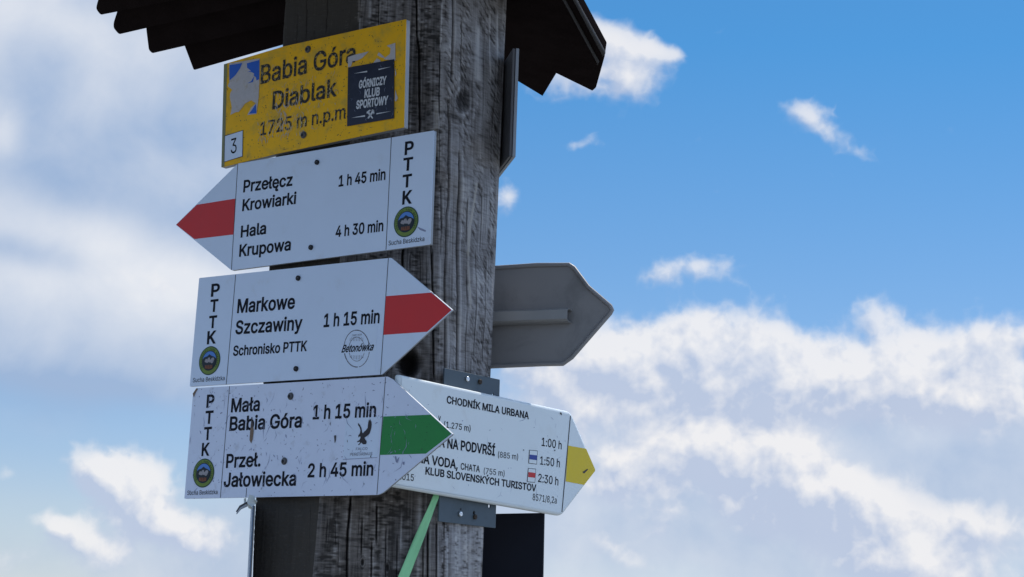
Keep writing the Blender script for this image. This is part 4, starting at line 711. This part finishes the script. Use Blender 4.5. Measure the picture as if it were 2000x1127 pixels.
# --- white arrow pointing right, green, scratched
w3 = sign('trail_sign', 'scratched white arrow sign pointing right with green stripe, reading Mała Babia Góra', 'trail sign', YA, .004, E0(-.4247, 2.7129, .3582), TG)
out3 = [(377,768),(384,758),(757,735.5),(767,741),(884,848),(748,962),(738,966.5),(360,974)]
pl3 = arrow_sign(w3, out3, M['white_old'], .0032, [((448.5,754),(430.5,972)), ((753,737),(736.3,966)), ((482,953),(480.5,971))], .001)
flat(w3, 'green_stripe', [(748.8,813.5),(841,810),(880.5,846),(881,848),(832,886),(742,888.6)], M['green'])
w3.text('Mała', (451,804.7), (507,801.7), 25.5); w3.text('Babia Góra', (448,840.8), (589,834), 26); w3.text('Przeł.', (441.3,913.3), (508.7,910.3), 25.5); w3.text('Jałowiecka', (436.6,950.5), (578,947.7), 26)
w3.text('1 h 15 min', (610.7,818.5), (734,813.5), 26); w3.text('2 h 45 min', (600.8,931.8), (728.7,928), 25.5)
pttk(w3, [('P',(403,795.6),(418,794.6),23.5),('T',(400.3,827.3),(416,826.3),23.5),('T',(397.6,859),(412.7,858),23.5),('K',(393.5,890),(409,889),23.5)])
emblem(w3, 398, 924, 28.3); w3.text('Sucha Beskidzka', (365.7,966.9), (424.8,965), 8.5, bold=.0)
bolt(w3, 568, 774, .0036); bolt(w3, 555.7, 900.7, .0036)
ip = in_poly(w3.P([(368,765),(757,742),(860,848),(738,960),(366,968)])); R3 = bbox(pl3)
strokes(w3, R3, 85, .004, .034, .0004, .0010, M['scr_b'], (d2r(45), d2r(140)), seed=1, inside=ip)
strokes(w3, R3, 110, .002, .007, .0005, .0015, M['scr_b'], seed=2, z=.00043, inside=ip)
strokes(w3, R3, 22, .002, .006, .0008, .0016, M['scr_d'], (d2r(60), d2r(120)), seed=3, z=.00046, inside=ip)
def chip(bd, pts, mt, z=.0006, nm='chip'): flat(bd, nm, pts, mt, z)
chip(w3, [(491,824),(494,822),(496,842),(494,858),(491,866),(488,860),(489,845)], M['scr_r'])
chip(w3, [(491.5,815),(493.5,815),(494.5,834),(492,836)], M['scr_d'], .0008)
chip(w3, [(653,851),(657,850),(656.5,860),(654.3,866)], M['scr_d'])
chip(w3, [(771,892),(774,891),(775.5,899),(779,894),(780.5,893),(777,904),(774,903)], M['scr_b'], nm='tick_mark')
chip(w3, [(787,902),(790.5,902),(790,908),(787,907)], M['scr_b'])
chip(w3, [(377,769),(384.5,758),(387,760),(382,768),(379,776)], M['scr_r'])
st = slab('sticker', w3.P([(676,817),(743,813),(737,894),(670,898)]), .0001, .00018, M['clear'], w3.e, label='clear sticker with dark falcon print')
fz = [(560,340),(575,350),(598,380),(625,440),(636,515),(655,528),(672,500),(700,480),(738,430),(742,380),(748,330),(757,300),(765,270),(775,305),(785,268),(795,300),(808,320),(812,370),(800,450),(775,530),(725,580),(680,605),(690,640),(715,670),(718,700),(705,728),(680,732),(650,730),(625,700),(600,722),(575,748),(562,738),(600,700),(592,682),(548,694),(540,684),(590,650),(608,610),(600,582),(568,606),(565,570),(595,530),(605,470),(590,420),(562,378)]
slab('falcon', w3.P([(640+x*.1065, 790+y*.1065) for x, y in fz]), .0005, .0006, M['falcon'], st)
o = w3.text('FALCO', (695.5,879.5), (718,878.5), 5, M['greyprint'], bold=0, z=.0005); o.parent = st
o = w3.text('PEREGRINUS', (684,890.5), (727.5,888.8), 5.5, M['greyprint'], bold=0, z=.0005); o.parent = st
slab('sticker_edge', w3.P([(670,896.8),(737,893),(737,894),(670,898)]), .0002, .0003, M['scr_b'], st)

# --- yellow summit board
ye = sign('summit_sign', 'worn yellow board with stickers, topmost on the post, reading Babia Góra Diablak', 'summit sign', YA, .0518, E0(-.4189, 2.7085, .8162))
yo = [(437.5,125.5),(553,91),(793,37.5),(788.5,248.5),(540,300.5),(432.5,327)]
yp = ye.P(yo)
slab('panel', rounded(yp, .0008, 2), -.001, 0, M['yellow'], ye.e); slab('backing', rounded(yp, .0008, 2), -.0085, -.0012, M['edge'], ye.e)
slab('edge_band', [ye.L(437.5,125.5), ye.L(444,124), ye.L(438.5,325.5), ye.L(432.5,327)], .0001, .0002, mat('greenish_worn_edge', (.22,.23,.12), .6, var=.2), ye.e)
WM = M['blackworn']
ye.text('Babia Góra', (509,164), (694,120.5), 35, WM, bold=.012, z=.0005); ye.text('Diablak', (532,213.4), (658,187), 33, WM, bold=.014, z=.0005); ye.text('1725 m n.p.m.', (508,265), (682,229.5), 25.5, WM, bold=.008, z=.0005)
bolt(ye, 602, 96.5, .0037); bolt(ye, 593.5, 263.7, .0037)
ipy = in_poly(ye.P([(442,130),(789,45),(785,243),(438,320)])); RY = bbox(yp)
strokes(ye, RY, 170, .0012, .005, .0004, .0011, M['scr_d'], seed=5, z=.0003, inside=ipy)
strokes(ye, RY, 60, .003, .016, .0003, .0007, M['scr_r'], seed=6, z=.00034, inside=ipy)
strokes(ye, bbox(ye.P([(530,170),(660,165),(655,245),(520,270)])), 110, .002, .014, .0004, .0014, M['scr_l'], (d2r(40), d2r(140)), seed=7, z=.0008, inside=ipy)
strokes(ye, bbox(ye.P([(540,185),(590,180),(585,245),(535,250)])), 40, .004, .016, .0005, .0017, M['paper'], (d2r(60), d2r(120)), seed=8, z=.0009, inside=ipy)
strokes(ye, bbox(ye.P([(505,240),(600,235),(595,262),(505,268)])), 80, .003, .014, .0006, .0016, M['scr_l'], (d2r(60), d2r(120)), seed=9, z=.0009, inside=ipy)
strokes(ye, bbox(ye.P([(508,130),(600,110),(600,150),(508,170)])), 26, .003, .012, .0003, .0009, M['scr_l'], (d2r(60), d2r(120)), seed=12, z=.0009, inside=ipy)
nb = slab('number_patch', ye.P([(439,265.3),(475.5,254),(474.5,306),(438,317)]), .0003, .0005, M['line'], ye.e, label='small white patch with the number 3')
slab('patch_face', ye.P([(440.2,266.3),(474.5,255.6),(473.5,305),(439.2,315.8)]), .0006, .0007, M['white'], nb)
o = ye.text('3', (451.5,301), (463,297.6), 29, bold=.0, z=.0008); o.parent = nb
Y7 = lambda pts: [(430+x*.2041, 100+y*.2041) for x, y in pts]
ts = slab('torn_sticker', ye.P(Y7([(90,118),(380,70),(378,270),(370,440),(350,600),(262,612),(300,540),(345,500),(300,470),(240,500),(210,545),(180,580),(150,585),(100,610),(115,540),(95,440),(100,400),(118,370),(75,335),(90,300)])), .0003, .0006, M['paper'], ye.e, label='torn grey and blue sticker remnant')
for pts in ([(92,135),(215,115),(195,165),(150,230),(130,250),(92,282)], [(260,118),(378,85),(376,268),(352,282),(345,250),(325,235),(330,215),(300,200),(262,200),(300,190),(262,160)], [(345,505),(350,595),(280,600),(310,560)], [(330,240),(318,295),(262,310),(300,290)]):
    slab('blue_remnant', ye.P(Y7(pts)), .0008, .0009, M['skyblue'], ts)
Y6 = lambda pts: [(660+x*.1597, 80+y*.1597) for x, y in pts]
for pts in ([(128,325),(125,200),(210,170),(380,130),(300,210),(240,240),(180,250),(165,310)], [(600,60),(705,25),(705,240),(560,225),(640,160),(650,90)], [(432,275),(480,215),(520,235),(525,262)], [(485,175),(505,140),(580,205),(540,205)], [(705,600),(735,700),(715,740),(700,735)], [(700,330),(718,400),(705,440)]):
    slab('torn_paper', ye.P(Y6(pts)), .0004, .0007, M['paper'], ye.e)
bs = slab('sticker', ye.P([(681,132.5),(771,116),(770.5,231.5),(679,247)]), .0010, .0013, M['sticker'], ye.e, label='dark navy sports club sticker with white print')
for t, l, r, c in (('GÓRNICZY',(702,173.2),(755.7,164.4),14.5),('KLUB',(713,191.3),(742.8,186.3),15),('SPORTOWY',(696.8,213),(759,203.6),15)):
    o = ye.text(t, l, r, c, M['stickerw'], bold=.03, z=.0016, shear=0); o.parent = bs
for pts in ([(205,402),(366,368),(368,385)], [(505,346),(660,318),(507,360)], [(175,944),(340,910),(342,930)], [(480,888),(660,862),(482,902)]):
    slab('tapered_line', ye.P(Y6(pts)), .0015, .0016, M['stickerw'], bs)
for pts in ([(370,945),(385,955),(445,875),(452,850),(430,840),(420,870)], [(440,945),(428,955),(375,890),(360,890),(362,868),(395,845),(415,850),(395,865),(395,880)], [(425,842),(450,850),(455,885),(445,900),(440,872),(420,860)]):
    slab('hammer', ye.P(Y6(pts)), .0015, .0016, M['stickerw'], bs)
strokes(ye, bbox(ye.P([(684,132),(768,122),(768,228),(682,242)])), 30, .002, .012, .0002, .0005, M['scr_b'], seed=10, z=.0018)

# --- tray sign on the right hand face
nC = nrm(YC)
T = .0105
OSK = E0(-.1435, 2.6703, .3852)
want = max(Vector((*corners(z)[2], z)).dot(nC) - EYE.dot(nC) for z in (OSK.z-.18, OSK.z+.02)) + T + .0055
f = want/((OSK-EYE).dot(nC)); OSK = EYE + (OSK-EYE)*f; print('want', want)
print('sk scale', f)
sk = sign('trail_sign', 'white tray sign with rounded rim and yellow arrow tip, reading Chodník Mila Urbana', 'trail sign', YC, 0, OSK)
sko = [(781,731),(1116,804),(1166,919),(1098,1008),(764,950)]
slab('tray', rounded(sk.P(sko), [.003,.008,.006,.008,.003], 5), -T, 0, M['white_tray'], sk.e, .0045, 4)
for pts in ([(787,742.5),(1112,812.5),(1095.5,1000),(772,948)], ):
    pass
def skf(nm, pts, mt, z=.0002): return slab(nm, sk.P(pts), z, z+.0001, mt, sk.e)
skf('divider_line', [(1113.2,812),(1114.8,812),(1098.2,1000),(1096.6,1000)], M['line'])
skf('yellow_stripe', [(1109.5,870.2),(1144.5,876.5),(1162,916.5),(1162,920),(1140.8,947),(1104.6,940.3)], M['yellow_flat'])
X = lambda *a, **k: sk.text(*a, **k)
X('CHODNÍK MILA URBANA', (872,787), (1032.6,818.4), 13.8, bold=.02)
X('Y,', (855,828), (861.5,829.3), 16, bold=.012); X('(1.275 m)', (866.7,834.4), (918.6,842.6), 11.8, bold=.005)
X('A NA PODVRŠÍ', (857,872), (966.2,889.6), 18.5, bold=.022); X('(885 m)', (972.3,893), (1011.5,898), 11.5, bold=.0)
X('NÁ VODA,', (815,902.5), (893.8,916), 17.5, bold=.02); X('CHATA', (899.3,916.6), (936.7,922.4), 12.5, bold=.012); X('(755 m)', (944.5,925), (985,930.2), 11.5, bold=.0)
X('KLUB SLOVENSKÝCH TURISTOV', (830.5,926.2), (1047,960), 14, bold=.02)
X('2015', (777,936), (807.9,939.4), 13, bold=.005); X('8571/8,2a', (1040,976.9), (1086.9,983.6), 13, bold=.0)
X('1:00 h', (1057.6,870.4), (1096.5,877.6), 16, bold=.006); X('1:50 h', (1054.6,907), (1093,912.6), 16, bold=.006); X('2:30 h', (1050.7,941), (1090,948), 16, bold=.006)
for (bx, band, mt) in (([(1033.2,878.6),(1049.8,880.1),(1048.3,907.2),(1031.7,905.1)], [(1033.1,887.8),(1049.4,889.5),(1048.8,898.8),(1032.4,897)], M['blue']),
                       ([(1031.1,914.2),(1046.8,915.7),(1044.7,942.8),(1028.7,941.3)], [(1030.6,922),(1046.2,923.8),(1045.6,933.2),(1029.9,931.6)], M['red'])):
    fr = skf('trail_mark', bx, M['line'])
    c = Vector((sum(p[0] for p in bx)/4, sum(p[1] for p in bx)/4))
    ins = [((p[0]-c.x)*.87+c.x, (p[1]-c.y)*.92+c.y) for p in bx]
    slab('mark_face', sk.P(ins), .0004, .0005, M['white_tray'], fr)
    slab('mark_stripe', sk.P([((p[0]-c.x)*.87+c.x, p[1]) for p in band]), .0006, .0007, mt, fr)
ips = in_poly(sk.P([(790,748),(1108,816),(1092,995),(776,944)]))
RS = bbox(sk.P([(790,748),(1108,816),(1092,995),(776,944)]))
strokes(sk, RS, 26, .004, .03, .0003, .0006, M['scr_b'], (d2r(20), d2r(160)), seed=21, inside=ips)
strokes(sk, RS, 30, .0015, .004, .0005, .0012, M['scr_b'], seed=22, inside=ips, z=.00045)
for pts in ([(1093,805),(1096,806),(1097,811),(1094,809)], [(1021,878),(1023,878),(1023,880),(1021,880)], [(1137,922),(1146,916),(1148,917),(1140,925)], [(1082,878.5),(1084,878.5),(1084,881),(1082,881)]):
    skf('chip', pts, M['scr_d'], .0006)
# bracket plate behind the tray with real screw holes
def bh(px, py, r): x, y = sk.L(px, py, -T-.0008); return circle(x, y, r, 16)
bp = sk.P([(868.5,718.5),(976.5,741.5),(968,1031.5),(857,1018.5)], -T-.0008)
slab('mounting_bracket', [rounded(bp, .0008, 2), bh(963.3,771.5,.0022), bh(956.3,988.5,.0026), bh(925.7,1002,.0022)], -T-.0032, -T-.0008, M['galv'], sk.e, .0003)
def screw(px, py, r, mt, zb):
    x, y = sk.L(px, py, zb); slab('screw', circle(x, y, r, 18), zb, zb+.003, M[mt], sk.e, .001, 2)
    slab('screw_slot', [(x-r*.5, y-r*.1), (x+r*.5, y-r*.1), (x+r*.5, y+r*.1), (x-r*.5, y+r*.1)], zb+.0031, zb+.0032, M['bolt'], sk.e)
ZB = -T-.0008
screw(911.4, 740.2, .0034, 'screw', ZB); screw(936.2, 745.8, .0034, 'rust', ZB); screw(897.8, 1003.8, .0034, 'screw', ZB); screw(926.5, 1009.5, .0034, 'rust', ZB)
for (hx, hy) in ((900, 994.5), (927, 1000)):
    x, y = sk.L(hx, hy, ZB+.0001); slab('keyhole', circle(x, y, .0014, 12), ZB+.00005, ZB+.0002, M['bolt'], sk.e)

# --- grey back of an arrow sign on the far side
AYW = math.radians(-21)
P3m = corners(2.15)[3]
OG = Vector((P3m[0], P3m[1]+.10, 2.15))
gs = sign('trail_sign', 'grey metal back of an arrow sign pointing right, sticking out behind the post', 'trail sign', AYW, 0, OG)
go = [(880,528),(968,521.5),(1048,516),(1112,515.5),(1122,522),(1150,560),(1194,598),(1197.5,606),(1194,612),(1118,700),(1100,713),(1060,713.5),(957,718),(880,722)]
slab('panel', gs.P(go), -.002, 0, M['back'], gs.e)
gp = gs.P(go)
def tube(name, pts, r, mt, parent, cyc=True, res=2):
    c = bpy.data.curves.new('tmp', 'CURVE'); c.dimensions = '3D'; s = c.splines.new('POLY'); s.points.add(len(pts)-1)
    for q_, p in zip(s.points, pts): q_.co = (*p, 1)
    s.use_cyclic_u = cyc; c.bevel_depth = r; c.bevel_resolution = res; c.use_fill_caps = not cyc
    o = bpy.data.objects.new('tmp', c); COL.objects.link(o); d = bpy.context.evaluated_depsgraph_get(); d.update()
    me = bpy.data.meshes.new_from_object(o.evaluated_get(d)); bpy.data.objects.remove(o); bpy.data.curves.remove(c)
    for p in me.polygons: p.use_smooth = True
    return link(name, me, mt, parent)
cg = Vector((sum(p[0] for p in gp)/len(gp), sum(p[1] for p in gp)/len(gp)))
tube('folded_rim', [(p[0]+(cg.x-p[0])*.012, p[1]+(cg.y-p[1])*.02, .001) for p in gp], .0032, M['back'], gs.e)
# hollow rail
ra, rb = Vector(gs.L(880,609,.020)), Vector(gs.L(1109,600.5,.020)); h = rb.y-gs.L(1109,627,.020)[1]
def rail():
    vs = []; W_ = .0016
    prof = [(0, .001), (-h*.03, .017), (-h*.16, .022), (-h*.84, .022), (-h*.97, .017), (-h, .001)]
    inn = [(-W_, .001), (-W_, .0160), (-h*.2, .0200), (-h*.8, .0200), (-h+W_, .0160), (-h+W_, .001)]
    bm = bmesh.new(); rings = []
    for P_ in (ra, rb):
        rings.append([bm.verts.new((P_.x, P_.y+a, b)) for a, b in prof+inn[::-1]])
    n = 12
    for i in range(n): bm.faces.new((rings[0][i], rings[0][(i+1) % n], rings[1][(i+1) % n], rings[1][i]))
    bm.faces.new(rings[0])
    for i in range(5): bm.faces.new((rings[1][i], rings[1][i+1], rings[1][10-i], rings[1][11-i]))
    bmesh.ops.recalc_face_normals(bm, faces=bm.faces[:])
    me = bpy.data.meshes.new('mounting_rail'); bm.to_mesh(me); bm.free(); return me
link('mounting_rail', rail(), mat('grey_rail', (.36,.36,.36), .42, .3, var=.1), gs.e)

# --- sign seen almost edge on at the upper right
d1 = Vector((-.175, .9845, 0))
def edge_plate(name, label, near, direction, z0, z1, length, th, mt, emt, top_cut=0.):
    yaw = math.atan2(direction.y, direction.x)
    m = Matrix.Translation(near) @ Matrix.Rotation(yaw, 4, 'Z')
    e = thing(name, label, 'trail sign', m)
    bm = bmesh.new()
    a = [(0, z0), (length, z0), (length, z1), (0, z1)]
    def box(nm, x0, x1, y0, y1, zz0, zz1, mt_, bev=.0004):
        bm = bmesh.new(); bmesh.ops.create_cube(bm, size=1)
        bmesh.ops.scale(bm, vec=(x1-x0, y1-y0, zz1-zz0), verts=bm.verts); bmesh.ops.translate(bm, vec=((x0+x1)/2, (y0+y1)/2, (zz0+zz1)/2), verts=bm.verts)
        bmesh.ops.bevel(bm, geom=bm.edges[:], offset=bev, segments=2, affect='EDGES')
        me = bpy.data.meshes.new(nm); bm.to_mesh(me); bm.free(); return link(nm, me, mt_, e)
    return e, box
near = at_y(1007.5, 95, 2.655); nb_ = at_y(1000.5, 305, 2.655)
zt1, zb1 = near.z, nb_.z
e1, box1 = edge_plate('trail_sign', 'dark sign seen nearly edge on at the upper right of the post', Vector((near.x, near.y, 0)), d1, 0, 0, .3, .006, None, None)
# shear to follow the slight lean of the sign
lean = (near.x-nb_.x)/(zt1-zb1)
ob = [box1('panel', .0, .34, .0008, .0042, zb1, zt1, mat('dark_grey_back', (.13,.13,.14), .5, var=.2, vscale=12)), box1('face_sheet', -.0006, .34, -.0046, -.0002, zb1-.0006, zt1+.0006, M['edge'])]
for o in ob:
    for v in o.data.vertices: v.co.y -= (v.co.z-zt1)*(-lean)*-1
# --- sign edge at the lower left
nl = at_y(497.5, 980, 2.60); nl2 = at_y(490, 1127, 2.60)
dl = Vector((-.1405, .9901, 0))
e2, box2 = edge_plate('trail_sign', 'thin metal sign seen edge on at the lower left of the post, top corner torn', Vector((nl.x, nl.y, 0)), dl, 0, 0, .2, .003, None, None)
lean2 = (nl.x-nl2.x)/(nl.z-nl2.z); zlt = nl.z+.001; zlb = nl2.z-.06
ob = [box2('panel', 0, .11, .0006, .0024, zlb, zlt, mat('blue_grey_sheet', (.13,.19,.28), .45, .1, var=.1), .0003), box2('pale_edge', -.0006, .10, -.0009, .0004, zlb, zlt-.006, mat('worn_plate_edge', (.22,.22,.22), .6, var=.3, vscale=90), .0003)]
for o in ob:
    for v in o.data.vertices: v.co.y -= (v.co.z-zlt)*(lean2)
def crumple():
    # torn, bent sheet at the top corner and two frayed tails
    B2 = Board(YA, 0, Vector(at_y(490, 980, 2.585)))
    def w(px, py, dz): h_ = hit(px, py, B2.n, B2.O); return tuple((h_+B2.n*dz))
    def tri(nm, pts, fs, mt):
        me = bpy.data.meshes.new(nm); me.from_pydata([w(*p) for p in pts], [], fs); o = link(nm, me, mt, e2); bpy.context.view_layer.update(); at_world(o)
        s_ = o.modifiers.new('t', 'SOLIDIFY'); s_.thickness = .0009
        return o
    tri('torn_corner', [(487,971,0),(494,967,.006),(499,969,.002),(505,976,.008),(507,979,.004),(500,984,.0),(496,990,.004),(493,994,0),(489,992,.003),(491,984,.007),(486,979,.002)],
        [(0,1,10),(1,2,9),(1,9,10),(2,3,5),(3,4,5),(2,5,9),(5,6,9),(6,7,8),(6,8,9)], M['foil'])
    tri('frayed_tail', [(487,979,.002),(489,984,.0),(474,992,.004),(465,1001,.002),(463,999,.001),(472,988,.003)], [(0,1,2,5),(5,2,3,4)], M['strap'])
    tri('frayed_tail', [(486,985,.004),(488,989,.003),(477,996,.006),(467,1005,.004),(466,1003,.003),(475,993,.005)], [(0,1,2,5),(5,2,3,4)], M['edge'])
    tri('frayed_tail', [(479,974,.002),(484,973,.003),(481,982,.0),(479,984,.002)], [(0,1,2,3)], M['foil'])
crumple()
# --- dark board back at the lower right
ODK = Vector((SB[3].x, SB[3].y+.12, 1.7))
dk = sign('information_board', 'dark rectangular back of a board behind the post at the lower right', 'board', math.radians(-8), 0, ODK)
slab('panel', rounded(dk.P([(820,1006),(1063,1001.5),(1057,1300),(800,1310)]), .001, 2), -.008, 0, M['back_dark'], dk.e, .0008)
slab('batten', dk.P([(880,1040),(905,1040),(898,1290),(873,1290)]), .0005, .016, M['roof'], dk.e, .001)

# --- ribbon
def ribbon():
    B = sk; n = 40; pts = []
    L0 = [(850,968),(849,975),(835,1008),(812,1053),(788,1127),(770,1180),(760,1230)]
    xs = [p[0] for p in L0]; ys = [p[1] for p in L0]
    nB = nrm(YB); O = (ST[1]+SB[1])/2 + nB*.004
    O = Vector((SB[1].x, SB[1].y, 0))+nB*.006
    me = bpy.data.meshes.new('ribbon'); bm = bmesh.new(); prev = None
    for i in range(n+1):
        y = 962+(1230-962)*i/n; x = np.interp(y, [968,1127,1230], [852,788,748]); wd = np.interp(y, [968,985,1040,1127,1230], [7.5,7.5,10.5,12.5,13])
        c = hit(x, y, nB, O); wd *= .84; l = hit(x-wd*.88, y-wd*.45, nB, O); r = hit(x+wd*.88, y+wd*.45, nB, O)
        tw = math.sin(i*.33)*.0022
        row = [bm.verts.new(l+nB*(tw+.001)), bm.verts.new(l*.5+c*.5+nB*.0004), bm.verts.new(c+nB*.0001), bm.verts.new(r*.5+c*.5+nB*.0005), bm.verts.new(r+nB*(.0012-tw))]
        if prev:
            for k in range(4): f_ = bm.faces.new((prev[k], prev[k+1], row[k+1], row[k])); f_.smooth = True
        prev = row
    o0 = Vector(bm.verts[:][0].co) if False else O.copy(); o0.z = 1.7
    bmesh.ops.translate(bm, vec=-o0, verts=bm.verts); bm.to_mesh(me); bm.free()
    o = link('ribbon', me, M['ribbon'], None); o.location = o0
    s_ = o.modifiers.new('t', 'SOLIDIFY'); s_.thickness = .0006
    o['label'] = 'pale green fabric ribbon tied diagonally across the lower post'; o['category'] = 'ribbon'
ribbon()
